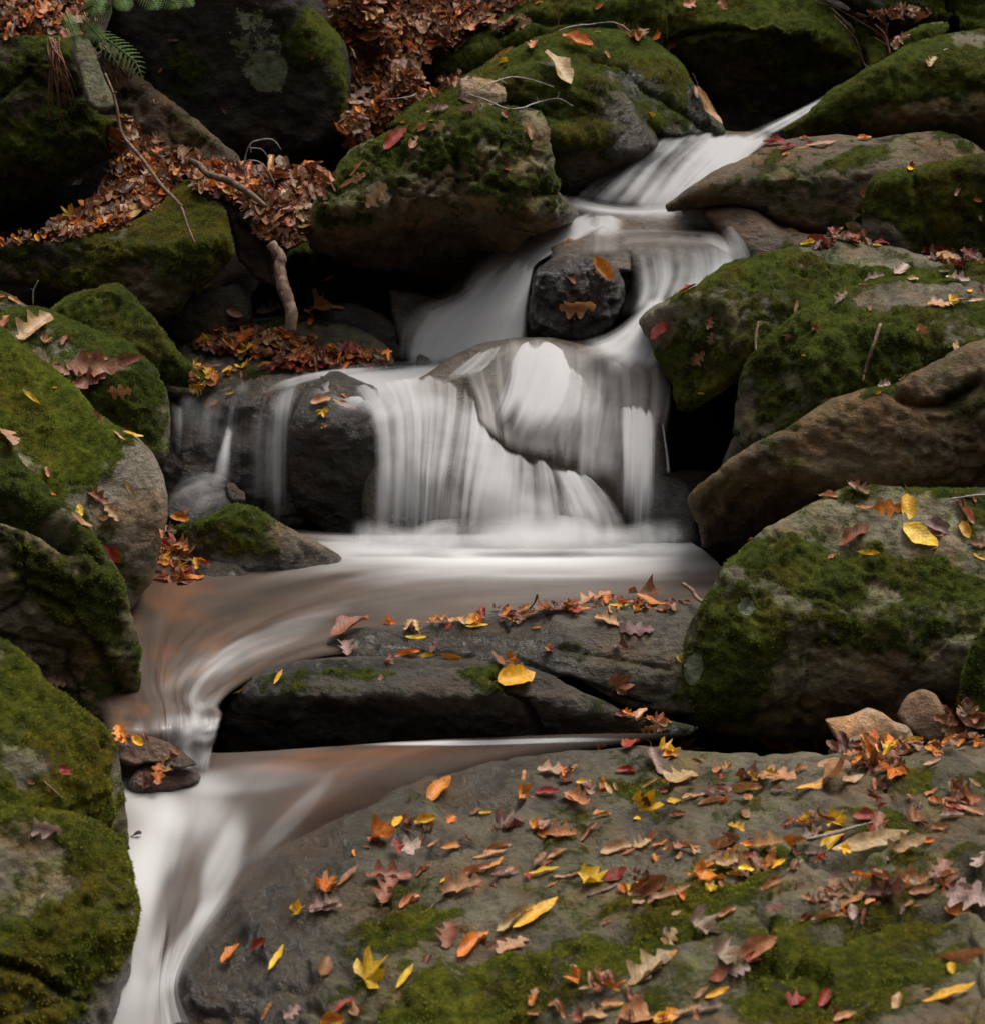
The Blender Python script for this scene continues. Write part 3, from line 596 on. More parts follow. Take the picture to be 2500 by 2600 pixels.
rock('boulder', 'mossy boulder with grey flat top carrying a big curled brown leaf, left edge', 'the boulder with the big brown leaf',
     [(-120, 800), (0, 795), (40, 782), (85, 778), (130, 792), (200, 825), (270, 845), (325, 862), (370, 905), (402, 945), (425, 1000), (434, 1060), (430, 1130), (418, 1172), (390, 1180), (330, 1130), (240, 1060), (-120, 900)],
     [(200, 900, 5.95, .0, -.42, .9), (340, 1080, 5.85, .15, -.95, .12), (420, 1000, 5.95, .7, -.6, .4)], W=26, T=.6, k=.02, tint=(.20, .19, .16), moss=.12,
     mb=[(130, 810, 130, 35, -5, .4), (300, 870, 150, 40, -15, .35), (330, 980, 110, 40, -10, .25), (340, 1080, 90, 70, 0, .4), (230, 930, 90, 25, 0, -.3)], disp=.018)
rock('boulder', 'rounded boulder half vivid moss, half bare speckled grey stone, left bank', 'the half bare speckled boulder',
     [(-120, 800), (-20, 815), (48, 868), (119, 922), (191, 980), (239, 1038), (290, 1078), (344, 1108), (384, 1153), (412, 1206), (425, 1258), (427, 1306), (420, 1360), (406, 1421), (387, 1480), (353, 1515), (320, 1560), (100, 1500), (-120, 1300)],
     [(150, 1050, 5.40, .2, -.6, .75), (330, 1250, 5.35, .5, -.6, .6), (380, 1430, 5.35, .5, -.8, -.1)], W=32, T=.7, k=.04, tint=(.26, .235, .20), moss=-.1, mt=(1.35, 1.3, .9),
     mb=[(60, 1000, 190, 130, -40, .75), (200, 1130, 140, 110, -40, .65), (150, 1220, 60, 60, -40, .3), (290, 1230, 50, 90, 20, -.45), (360, 1300, 70, 180, 10, -.6), (340, 1440, 60, 60, 0, .4)], disp=.016, ridge=.25)
rock('boulder', 'craggy boulder split by dark mossy clefts at the left edge of the channel', 'the craggy cleft boulder',
     [(-120, 1040), (0, 1096), (62, 1177), (124, 1239), (191, 1301), (239, 1363), (290, 1445), (330, 1526), (343, 1583), (350, 1640), (354, 1700), (360, 1780), (345, 1820), (312, 1855), (270, 1850), (200, 1800), (-120, 1750)],
     [(80, 1220, 4.82, .4, -.5, .8), (280, 1560, 4.45, .75, -.45, .5), (150, 1600, 4.42, .25, -.95, -.3), (60, 1350, 4.66, .2, -1, -.1)], W=26, T=.7, k=.03, step=7, tint=(.165, .15, .11), moss=.05,
     mb=[(60, 1200, 140, 50, -45, .35), (130, 1480, 170, 60, -45, .65), (240, 1420, 60, 90, 30, .2), (60, 1650, 200, 110, 0, -.5)], disp=.03, ridge=.6,
     cuts=[([(-20, 1275), (60, 1295), (130, 1340), (175, 1385)], 26, .12), ([(60, 1480), (180, 1540), (250, 1640), (300, 1760)], 10, .03), ([(235, 1400), (255, 1430)], 12, .05)])
rock('boulder', 'foreground boulder thick with bright moss, upper tier at lower left', 'the bright mossy foreground boulder',
     [(-140, 1560), (0, 1618), (60, 1655), (119, 1722), (177, 1762), (239, 1808), (287, 1846), (308, 1891), (316, 1986), (328, 2082), (328, 2160), (310, 2180), (240, 2150), (100, 2130), (-140, 2130)],
     [(100, 1850, 4.02, .32, -.45, .85), (300, 1950, 4.05, .8, -.6, .1)], W=30, T=.7, k=.035, step=8, tint=(.21, .19, .14), moss=.26, mt=(1.42, 1.25, .9),
     mb=[(120, 1760, 150, 110, -40, .35), (230, 1900, 70, 130, 20, .3), (60, 1950, 110, 60, -30, -.3), (310, 2000, 25, 130, 0, -.6)], disp=.026)
rock('boulder', 'large foreground boulder of grey stone blotched with moss, bottom left corner', 'the blotched corner boulder',
     [(-140, 2050), (60, 2048), (170, 2062), (250, 2090), (300, 2135), (328, 2200), (350, 2285), (354, 2350), (346, 2426), (330, 2473), (306, 2526), (288, 2590), (265, 2700), (240, 2800), (-140, 2800)],
     [(120, 2250, 3.66, .25, -.5, .85), (310, 2300, 3.70, .8, -.6, .1), (150, 2550, 3.50, .15, -.95, .2)], W=40, T=.7, k=.05, step=8, tint=(.20, .18, .14), moss=.22, mt=(1.35, 1.2, .9),
     mb=[(120, 2420, 160, 90, 0, .25), (60, 2130, 100, 50, -10, -.3), (250, 2150, 60, 90, 40, .25), (120, 2240, 90, 40, -20, -.25)], disp=.028, cuts=[([(-20, 2440), (80, 2470), (160, 2520)], 12, .05)])
rock('boulder', 'small humped mossy rock sitting in the edge of the upper pool', 'the small humped pool rock',
     [(440, 1345), (470, 1326), (520, 1312), (565, 1288), (605, 1276), (650, 1288), (700, 1318), (760, 1350), (820, 1382), (862, 1410), (870, 1430), (840, 1456), (780, 1478), (700, 1492), (640, 1500), (580, 1490), (520, 1440), (460, 1400)],
     [(600, 1350, 5.8, -.1, -.7, .7), (740, 1400, 5.8, .5, -.7, .45), (650, 1440, 5.78, .1, -1, -.1), (520, 1360, 5.85, -.4, -.8, .3)], W=26, T=.4, k=.02, step=6, tint=(.17, .155, .125), moss=.2,
     mb=[(600, 1330, 90, 40, 0, .25), (650, 1420, 110, 50, -20, .2), (790, 1400, 110, 45, -30, -.7)], wb=[(840, 1440, 60, 40, 0, .6)], disp=.018)
rock('stone', 'low damp stone at the waterline in front of the small humped rock', 'the low damp waterline stone',
     [(430, 1500), (470, 1440), (530, 1420), (600, 1430), (640, 1460), (640, 1500), (580, 1505), (500, 1505)], [(530, 1460, 5.75, 0, -.6, .7)], W=22, T=.3, tint=(.16, .15, .12), moss=.1, wet=.3, cat='stone')

# --- right bank
rock('boulder', 'big mossy boulder with smooth grey crown and undercut corner, right of the falls', 'the big undercut mossy boulder',
     [(1629, 814), (1672, 778), (1734, 754), (1777, 731), (1839, 683), (1890, 662), (1934, 646), (2020, 624), (2125, 614), (2200, 616), (2268, 625), (2364, 654), (2500, 664), (2640, 672), (2640, 900), (2300, 900), (2000, 960), (1890, 962), (1820, 1000), (1760, 1046), (1722, 1036), (1695, 967), (1660, 890), (1640, 845)],
     [(1950, 820, 6.15, -.15, -.95, .35), (2200, 660, 6.45, .02, -.36, .95), (1690, 850, 6.35, -.75, -.7, .2), (1900, 700, 6.3, -.3, -.5, .8), (1850, 1000, 6.15, 0, -.7, -.7)], W=32, T=1.4, k=.03, step=7, tint=(.19, .175, .14), moss=.3,
     mb=[(2220, 645, 220, 30, -3, -.75), (1670, 830, 50, 60, 0, -.6), (1850, 720, 130, 50, 30, .15), (1800, 960, 140, 80, 20, .15), (2300, 690, 140, 20, -5, .3)], disp=.03, ridge=.4)
rock('boulder', 'second tier mossy boulder draped in hanging moss, right edge', 'the hanging moss boulder',
     [(1862, 1100), (1868, 1010), (1872, 960), (1895, 905), (1950, 850), (2010, 805), (2080, 762), (2160, 730), (2262, 708), (2400, 716), (2500, 706), (2640, 706), (2640, 960), (2500, 960), (2250, 1060), (2050, 1160), (1940, 1230), (1880, 1200)],
     [(2150, 900, 5.95, -.12, -1, .25), (2400, 760, 6.15, 0, -.36, .95), (1900, 1000, 6.0, -.7, -.8, 0), (2000, 850, 6.05, -.3, -.7, .6)], W=28, T=1.1, k=.025, step=7, tint=(.19, .175, .14), moss=.36,
     mb=[(2400, 755, 240, 32, 0, -.8), (1890, 1050, 30, 80, 0, -.4), (2450, 850, 60, 60, 0, -.2), (2050, 950, 150, 90, 30, .15)], disp=.034, ridge=.3, strat=(1.5, .2))
rock('boulder', 'long bare brown boulder lying diagonally above the pool at right', 'the long diagonal brown boulder',
     [(1748, 1278), (1758, 1250), (1810, 1208), (1886, 1150), (2006, 1080), (2101, 1018), (2173, 990), (2230, 982), (2278, 976), (2364, 924), (2500, 862), (2640, 800), (2640, 1290), (2400, 1290), (2100, 1300), (1960, 1340), (1880, 1405), (1838, 1452), (1812, 1442), (1782, 1392), (1770, 1330)],
     [(2200, 1100, 5.65, -.1, -1, .12), (2150, 1010, 5.72, -.3, -.5, .85), (2100, 1230, 5.68, -.05, -.72, -.7), (1800, 1330, 5.75, -.6, -.8, -.2)], W=24, T=.6, k=.022, step=7, tint=(.17, .13, .085), moss=-.32,
     mb=[(2230, 995, 60, 18, 15, .6), (2480, 1020, 90, 80, 0, .3), (1860, 1210, 90, 50, 30, .12)], disp=.026, ridge=.3, cuts=[([(2280, 1000), (2330, 1030), (2400, 1030), (2480, 970)], 14, .05)])
rock('boulder', 'massive rounded boulder with grey crown, moss collar and two white lichen spots, right', 'the massive rounded boulder',
     [(1718, 1740), (1722, 1680), (1745, 1610), (1788, 1530), (1829, 1454), (1868, 1408), (1910, 1366), (1972, 1318), (2049, 1277), (2116, 1244), (2173, 1232), (2268, 1238), (2364, 1244), (2500, 1236), (2640, 1240), (2640, 1850), (2450, 1850), (2300, 1862), (2150, 1872), (2000, 1880), (1900, 1874), (1800, 1856), (1742, 1828), (1718, 1790)],
     [(2150, 1620, 4.9, -.08, -1, .1), (2250, 1360, 5.12, -.1, -.5, .85), (1850, 1520, 5.0, -.65, -.65, .35), (2450, 1450, 5.02, .05, -.7, .7), (2150, 1780, 4.92, 0, -.8, -.55)], W=36, T=.7, k=.03, step=7, tint=(.215, .20, .15), moss=-.05,
     mb=[(2050, 1450, 180, 70, -15, .6), (2350, 1470, 220, 50, -15, .5), (1850, 1650, 130, 170, 0, .45), (2150, 1600, 250, 110, 0, .3), (2250, 1320, 280, 70, -5, -.35), (2000, 1360, 90, 50, 30, -.1), (2300, 1750, 300, 90, 0, -.2), (1800, 1800, 90, 50, 0, .4)],
     lb=[(1893, 1540, 27, 30, 40, 1.2), (1768, 1700, 25, 52, -12, 1.25), (1990, 1560, 10, 12, 0, .8)], disp=.024, ridge=.35)
rock('boulder', 'mossy rock cropped by the right edge beside the pale stones', 'the cropped mossy rock',
     [(2432, 1760), (2440, 1700), (2465, 1640), (2500, 1585), (2640, 1540), (2640, 1880), (2500, 1860), (2448, 1810)],
     [(2500, 1700, 4.7, -.4, -.8, .4)], W=24, T=.4, tint=GREY, moss=.45)
# --- middle ledges
rock('boulder', 'flat layered ledge rock with leaves along its back rim, centre of the stream', 'the layered ledge rock',
     [(790, 1668), (830, 1625), (880, 1600), (1000, 1590), (1100, 1582), (1250, 1560), (1400, 1540), (1550, 1530), (1700, 1530), (1840, 1545), (1830, 1640), (1790, 1740), (1775, 1815), (1740, 1822), (1600, 1800), (1450, 1735), (1200, 1700), (900, 1690)],
     [(1400, 1600, 5.13, -.06, -.14, 1), (1500, 1720, 5.0, -.05, -.75, .6), (1600, 1790, 4.96, 0, -1, -.1)], W=18, T=.5, k=.02, step=7, tint=(.125, .112, .085), moss=-.34, wet=.3,
     mb=[(1450, 1650, 150, 30, -15, .35), (1100, 1660, 200, 20, 0, .15)], disp=.014, ridge=1.1, strat=(.1, .1), cuts=[([(960, 1622), (1150, 1618), (1350, 1632), (1500, 1660), (1700, 1700)], 5, .012), ([(800, 1648), (1000, 1650), (1200, 1665)], 4, .01), ([(1300, 1690), (1480, 1740), (1640, 1800)], 8, .05)])
rock('boulder', 'dark low rock with overhanging front, in front of the layered ledge', 'the dark overhanging ledge rock',
     [(558, 1868), (563, 1830), (578, 1795), (610, 1752), (660, 1712), (740, 1682), (850, 1670), (1000, 1664), (1130, 1674), (1250, 1680), (1330, 1690), (1420, 1725), (1500, 1770), (1600, 1815), (1700, 1832), (1770, 1846), (1755, 1870), (1600, 1890), (1400, 1895), (1100, 1900), (900, 1910), (700, 1925), (600, 1928), (568, 1908)],
     [(1000, 1790, 4.78, -.02, -.9, -.55), (1000, 1680, 4.89, -.03, -.3, .95), (1450, 1770, 4.8, .3, -.5, .8), (620, 1800, 4.8, -.6, -.7, .35)], W=16, T=.5, k=.02, step=7, tint=(.08, .072, .056), moss=-.34, wet=.35,
     mb=[(900, 1700, 250, 25, 0, .25), (1250, 1730, 120, 30, -20, .3)], wb=[(1700, 1860, 90, 30, 0, .8), (900, 1880, 400, 40, 0, .5)], disp=.02, cuts=[([(1250, 1720), (1330, 1790), (1380, 1870)], 8, .04)])
# foreground slab
rock('slab', 'broad sloping foreground slab strewn with fallen leaves and patched with moss', 'the broad sloping slab',
     [(560, 2230), (800, 2110), (940, 2040), (1005, 2005), (1080, 1972), (1200, 1945), (1400, 1918), (1600, 1905), (1750, 1898), (1900, 1905), (2100, 1915), (2300, 1908), (2500, 1880), (2680, 1855), (2680, 2950), (200, 2950), (220, 2700), (300, 2500), (400, 2380), (500, 2300)],
     [(1500, 2050, 4.35, -.13, -.2, 1), (1700, 2350, 3.85, -.30, -.34, .9), (620, 2400, 3.86, -.22, -.30, .93), (2400, 2500, 3.6, -.2, -.3, .9)], W=26, T=.5, k=.05, step=9, tint=(.15, .134, .10), moss=-.28, mt=(1.38, 1.2, .85),
     zpts=[(965, 2090, .328), (860, 2210, .315), (720, 2300, .28), (600, 2400, .227), (500, 2490, .207), (520, 2600, .158), (560, 2750, .10), (600, 2200, .23), (400, 2350, .16), (300, 2500, .08), (1100, 1970, .348), (1400, 1918, .348), (1800, 1900, .37), (2100, 1912, .40), (2500, 1880, .45),
           (1300, 2150, .365), (1800, 2100, .41), (2300, 2100, .47), (1100, 2350, .33), (1600, 2400, .405), (2200, 2400, .47), (2500, 2500, .49), (900, 2600, .25), (1500, 2700, .36), (2200, 2750, .44), (700, 2480, .235), (2500, 2250, .50), (1000, 2200, .335), (2400, 2330, .455), (1950, 2260, .43)],
     mb=[(1000, 2380, 240, 60, 15, .4), (1250, 2540, 360, 110, 15, .62), (1750, 2330, 300, 60, 30, .55), (2150, 2480, 350, 170, 15, .5), (2400, 2220, 260, 60, 15, .35), (2300, 1985, 130, 22, 0, .5), (1950, 2200, 200, 30, 25, .25), (1800, 2080, 140, 22, 0, .15), (2300, 2080, 180, 25, 0, .15), (650, 2420, 260, 200, 30, -.5), (1000, 2150, 160, 100, 0, -.2)],
     disp=.019, ridge=1.1, rough=.6, strat=(.42, .3), wb=[(950, 2100, 60, 60, 0, .6), (650, 2430, 300, 220, 30, .6), (1500, 2050, 900, 150, 0, .15)],
     cuts=[([(2480, 2090), (2200, 2150), (1900, 2230), (1700, 2260)], 10, .03), ([(2620, 2300), (2200, 2350), (1850, 2480), (1700, 2560)], 20, .05), ([(960, 2110), (1020, 2120), (1090, 2105)], 6, .02), ([(1040, 2200), (1030, 2150), (1070, 2120)], 5, .012)], cat='slab')
# pale stones by the slab
for (lab, ph, pts, fc, tn) in [
    ('widest of the pale tan stones behind the foreground slab, flat with a pointed left end', 'the widest pale stone', [(2094, 1826), (2163, 1815), (2202, 1798), (2240, 1812), (2268, 1834), (2302, 1846), (2324, 1885), (2292, 1902), (2200, 1900), (2125, 1878), (2105, 1850)], [(2200, 1830, 4.66, -.1, -.5, .85), (2230, 1870, 4.64, .05, -1, .2)], (.50, .37, .26)),
    ('brown grey rounded upright stone, tallest of the stones behind the slab', 'the tallest brown stone', [(2278, 1815), (2290, 1785), (2307, 1765), (2340, 1752), (2374, 1766), (2412, 1824), (2440, 1880), (2430, 1905), (2388, 1900), (2340, 1880), (2300, 1850)], [(2350, 1810, 4.72, -.2, -.8, .55), (2400, 1870, 4.7, .2, -.95, .1)], (.30, .21, .15)),
    ('dark fronted small stone below the widest pale stone', 'the dark fronted small stone', [(2104, 1910), (2112, 1890), (2140, 1880), (2187, 1866), (2222, 1878), (2240, 1905), (2225, 1932), (2150, 1934), (2112, 1928)], [(2160, 1910, 4.52, -.1, -1, .2), (2180, 1878, 4.55, 0, -.5, .9)], (.26, .19, .14)),
    ('small cracked cream stone resting on the foreground slab among leaves', 'the cracked cream stone', [(2064, 1966), (2074, 1938), (2092, 1928), (2118, 1924), (2150, 1930), (2166, 1948), (2170, 1976), (2120, 1984), (2080, 1980)], [(2115, 1950, 4.36, -.1, -.7, .65)], (.50, .39, .29)),
    ('smallest cream stone lying flat left of the cracked one', 'the smallest cream stone', [(2014, 1985), (2022, 1970), (2045, 1962), (2078, 1970), (2082, 1986), (2050, 1994)], [(2048, 1978, 4.3, -.1, -.6, .8)], (.48, .36, .27))]:
    rock('stone', lab, ph, pts, fc, W=14, T=.1, k=.012, step=4.5, tint=tn, moss=-.9, disp=.006, cat='stone', lich=-1, cuts=([([(2110, 1940), (2114, 1965)], 3, .012)] if 'cracked' in lab else ()))
# stones breaking the surface of the lower stream
rock('stone', 'brown stone awash under the little lip fall, upper of two', 'the upper awash stone', [(290, 1900), (300, 1872), (330, 1858), (372, 1864), (420, 1880), (455, 1902), (500, 1942), (455, 1955), (400, 1940), (340, 1945), (300, 1930)], [(380, 1905, 4.47, .05, -.35, .95)], W=20, T=.15, tint=(.17, .10, .065), wet=.6, moss=-2, cat='stone', disp=.022, step=5)
rock('stone', 'brown stone awash in white water below the lip fall, lower of two', 'the lower awash stone', [(325, 1995), (345, 1960), (390, 1942), (440, 1942), (485, 1955), (506, 1975), (480, 1995), (420, 2010), (350, 2015)], [(420, 1975, 4.455, 0, -.35, .95)], W=24, T=.15, tint=(.18, .105, .07), wet=.6, moss=-2, cat='stone', disp=.022, step=5)

# --- banks of earth under the leaf litter (setting)
def bank(name, pts, faces, **k):
    o = rock(name, None, 'the leafy bank', pts, faces, kind='structure', step=12, tint=(.05, .036, .026), moss=-.9, disp=.03, ridge=.1, **k)
    o.data.materials[0] = M_SOIL; return o
bank('leafy_bank', [(90, 610), (150, 560), (250, 500), (285, 430), (290, 360), (310, 300), (345, 310), (400, 370), (450, 400), (560, 410), (640, 430), (800, 440), (850, 450), (830, 520), (790, 560), (700, 600), (600, 560), (560, 500), (470, 480), (420, 530), (330, 575), (200, 605)],
     [(420, 460, 7.0, -.1, -.5, .85), (700, 480, 7.15, 0, -.4, .9)], W=20, T=.6)
bank('leafy_bank', [(-140, -120), (250, -140), (290, 20), (262, 90), (180, 100), (60, 100), (-140, 105)], [(80, 50, 7.3, 0, -.5, .85)], W=15, T=.6)
bank('leafy_bank', [(840, -120), (1380, -120), (1340, 20), (1200, 90), (1080, 160), (1060, 210), (1010, 300), (940, 370), (880, 380), (875, 300), (890, 150), (860, 50)],
     [(1000, 150, 8.2, -.05, -.62, .75), (920, 320, 8.0, .1, -.7, .65)], W=15, T=.6)
rock('boulder', 'narrow dark rock half buried in leaves left of the brown boulder', 'the half buried rock',
     [(915, 365), (935, 320), (960, 290), (1000, 240), (1030, 195), (1055, 200), (1060, 240), (1020, 290), (990, 330), (960, 355)], [(990, 280, 7.85, -.3, -.8, .4)], W=16, T=.3, tint=(.13, .115, .09), moss=.05)
rock('stone', 'small smooth brown stone tucked in leaves at the foot of the huge dark boulder', 'the small smooth brown stone',
     [(880, 320), (890, 300), (905, 296), (916, 310), (914, 340), (900, 356), (884, 350)], [(898, 325, 7.7, 0, -1, .2)], W=14, T=.1, step=4, tint=(.17, .10, .06), moss=-.9, cat='stone', disp=.004)

# --- terrain: stream bed below, ravine sides all round, raised out of view to block low sky (setting)
def terr(x, y):
    z = np.interp(y, [-60, -25, -12, -5, -.5, 2.6, 4.5, 5.6, 6.3, 6.9, 7.4, 8.0, 8.6, 9.5, 11, 14, 25, 60], [48, 22, 8, 2.2, -.3, -.3, -.1, .1, .15, .5, .95, 1.35, 1.85, 2.3, 3.1, 5.5, 15, 40])
    s = np.interp(np.abs(x), [0, 1.2, 1.8, 3, 6, 12, 25, 60], [0, 0, .35, 1.1, 3.0, 8, 20, 48]) * np.interp(y, [-60, -10, 3, 6, 12], [.9, .9, 1, 1, .7])
    return np.maximum(z, -9) + s
gx = np.concatenate([np.linspace(-60, -3, 40)[:-1], np.linspace(-3, 3, 101), np.linspace(3, 60, 40)[1:]])
gy = np.concatenate([np.linspace(-60, 3, 50)[:-1], np.linspace(3, 11, 140), np.linspace(11, 60, 40)[1:]])
GX, GY = np.meshgrid(gx, gy); TV = np.stack([GX.ravel(), GY.ravel(), terr(GX.ravel(), GY.ravel())], 1)
TV[:, 2] += .25 * fbm(TV, .9, 4, .5, 3) + 1.5 * fbm(TV, .12, 3, .5, 9) * smooth(4, 14, np.hypot(TV[:, 0], TV[:, 1] - 6))
nx_ = len(gx); ii = np.arange(len(gy) - 1)[:, None] * nx_ + np.arange(nx_ - 1)
TF = np.stack([ii, ii + 1, ii + 1 + nx_, ii + nx_], -1).reshape(-1, 4)
tag(link('ground', TV, TF, M_SOIL, origin=np.zeros(3)), kind='structure')
# ------------------------------------------------------------------ water: lofted along the flow
def cr(P, n):
    """Catmull-Rom resample of P (k, c) to n points"""
    k = len(P); t = np.linspace(0, k - 1, n); i = np.clip(np.floor(t).astype(int), 0, k - 2); f = (t - i)[:, None]
    p1, p2 = P[i], P[i + 1]; p0 = np.where((i > 0)[:, None], P[np.maximum(i - 1, 0)], 2 * p1 - p2); p3 = np.where((i < k - 2)[:, None], P[np.minimum(i + 2, k - 1)], 2 * p2 - p1)
    return .5 * (2 * p1 + (p2 - p0) * f + (2 * p0 - 5 * p1 + 4 * p2 - p3) * f**2 + (-p0 + 3 * p1 - 3 * p2 + p3) * f**3)
def flow(name, lines, foam=None, nu=60, nv=90, mat=None, fade=(.12, .12, .04, .08), amp=.006, parent=None, foamf=None, warmf=None, usc=1., sc=0, scal=0.):
    """lines: streamlines (x, y, d[, foam]) side by side; foam scale per line"""
    L = []
    for j, ln in enumerate(lines):
        A = np.array([list(q) + [1.] * (4 - len(q)) for q in ln], float)
        W_ = at(A[:, 0], A[:, 1], A[:, 2]); f = A[:, 3] * (foam[j] if foam is not None else 1)
        L.append(cr(np.concatenate([W_, A[:, :2], f[:, None]], 1), nv))
    G = np.stack([cr(np.stack([l[i] for l in L]), nu) for i in range(nv)])      # nv, nu, 6
    V = G[..., :3]; X = G[..., 3].ravel(); Y = G[..., 4].ravel(); fo = np.clip(G[..., 5], 0, 1.6).ravel()
    u = np.linspace(0, 1, nu)[None, :].repeat(nv, 0); v = np.linspace(0, 1, nv)[:, None].repeat(nu, 1)
    wid = np.linalg.norm(np.diff(V, axis=1), axis=-1).sum(1).mean(); ln_ = np.linalg.norm(np.diff(V, axis=0), axis=-1).sum(0).mean()
    U = u * wid * usc; S = v * ln_
    if foamf is not None: fo = np.clip(foamf(X, Y, fo), 0, 1.5)
    e = np.ones((nv, nu))
    q = np.stack([U.ravel() * 24, S.ravel() * 1.5, np.full(U.size, sc + 1.7)], 1); st = fbm(q, 1, 3, .5).reshape(nv, nu)
    if fade[0] > 0: e *= smooth(0, fade[0], u + st * fade[0] * .8)
    if fade[1] > 0: e *= smooth(0, fade[1], 1 - u + st * fade[1] * .8)
    if fade[2] > 0: e *= smooth(0, fade[2], v + st * (fade[2] * 1.5 + scal))
    if fade[3] > 0: e *= smooth(0, fade[3], 1 - v + st * fade[3] * .8)
    dv = np.gradient(V, axis=0); du = np.gradient(V, axis=1); N = np.cross(du, dv); N /= np.linalg.norm(N, axis=-1, keepdims=True) + 1e-9
    V = V + N * (st * amp)[..., None] * np.sign(-(N @ np.array([0, -.5, .8])))[..., None] * -1
    idx = np.arange(nv * nu).reshape(nv, nu)
    Fc = np.stack([idx[:-1, :-1], idx[:-1, 1:], idx[1:, 1:], idx[1:, :-1]], -1).reshape(-1, 4)
    att = {'foam': fo, 'edge': e.ravel()}
    if warmf is not None: att['warm'] = np.clip(warmf(X, Y), 0, 1)
    o = link(name, V.reshape(-1, 3), Fc, mat or M_SILK, parent=parent, attrs=att, uv=np.stack([U.ravel() + sc * 3.1, S.ravel() + sc * 1.3], 1))
    tag(o, kind='structure'); return o
def bl(*b): return lambda X, Y, f: f + sum(blob(X, Y, q) for q in b)

Z1 = -.45
# upper pool, from the foot of the falls round to the lip
flow('pool_water', [
    [(1700, 1345, Z1), (1300, 1345, Z1), (900, 1350, Z1), (620, 1330, Z1), (400, 1330, Z1), (270, 1420, Z1), (220, 1560, Z1), (220, 1700, Z1), (240, 1800, Z1), (250, 1850, -.44), (250, 1900, -.40), (250, 1945, -.36), (250, 1985, -.325)],
    [(1760, 1380, Z1), (1350, 1390, Z1), (1000, 1390, Z1), (720, 1400, Z1), (520, 1430, Z1), (400, 1510, Z1), (370, 1620, Z1), (370, 1720, Z1), (385, 1800, Z1), (388, 1848, -.44), (384, 1895, -.40), (382, 1940, -.36), (380, 1980, -.325)],
    [(1830, 1440, Z1), (1400, 1450, Z1), (1100, 1450, Z1), (850, 1480, Z1), (660, 1530, Z1), (530, 1590, Z1), (460, 1660, Z1), (430, 1740, Z1), (435, 1800, Z1), (438, 1844, -.44), (436, 1890, -.40), (434, 1935, -.36), (432, 1975, -.325)],
    [(1850, 1510, Z1), (1500, 1520, Z1), (1200, 1530, Z1), (950, 1560, Z1), (760, 1590, Z1), (620, 1640, Z1), (540, 1700, Z1), (490, 1760, Z1), (492, 1805, Z1), (496, 1842, -.44), (484, 1885, -.40), (474, 1930, -.35), (464, 1965, -.325)],
    [(1850, 1600, Z1), (1500, 1620, Z1), (1200, 1640, Z1), (980, 1650, Z1), (820, 1670, Z1), (680, 1710, Z1), (600, 1750, Z1), (560, 1790, Z1), (566, 1812, Z1), (560, 1836, -.44), (542, 1878, -.40), (524, 1920, -.355), (510, 1955, -.325)]],
    foam=[0, 0, 0, 0, 0], nu=110, nv=260, mat=M_POOL, fade=(.10, .05, 0, 0), amp=.008, usc=.8,
    foamf=lambda X, Y, f: .07 + blob(X, Y, (1330, 1382, 520, 60, 0, .50)) + blob(X, Y, (1280, 1395, 620, 90, 1, .22)) + blob(X, Y, (1250, 1430, 600, 120, 3, .10)) + blob(X, Y, (650, 1640, 260, 36, 24, .16)) + blob(X, Y, (520, 1760, 120, 50, 50, .2)) + blob(X, Y, (500, 1330, 70, 40, 0, .3)) - blob(X, Y, (430, 1560, 200, 90, 0, .06)) + blob(X, Y, (480, 1850, 90, 40, 0, .2)) + blob(X, Y, (525, 1900, 70, 70, 0, .5)),
    warmf=lambda X, Y: blob(X, Y, (440, 1530, 230, 50, 0, .7)) + blob(X, Y, (480, 1680, 220, 50, 10, .5)) + blob(X, Y, (350, 1820, 70, 70, 0, .8)) + .12)
# little fall over the lip
flow('waterfall', [
    [(420, 1845, -.455), (410, 1880, -.43), (400, 1920, -.39), (390, 1975, -.345)], [(460, 1840, -.455), (455, 1872, -.43), (448, 1915, -.385), (440, 1975, -.34)],
    [(495, 1834, -.455), (492, 1865, -.425), (486, 1910, -.375), (480, 1972, -.335)], [(538, 1830, -.452), (530, 1860, -.43), (520, 1905, -.375), (512, 1970, -.335)], [(572, 1826, -.452), (562, 1855, -.43), (548, 1900, -.37), (535, 1965, -.335)]],
    foam=[.2, .55, .95, .95, .55], fade=(.35, .3, .25, .3), amp=.01, usc=1.3, sc=4)
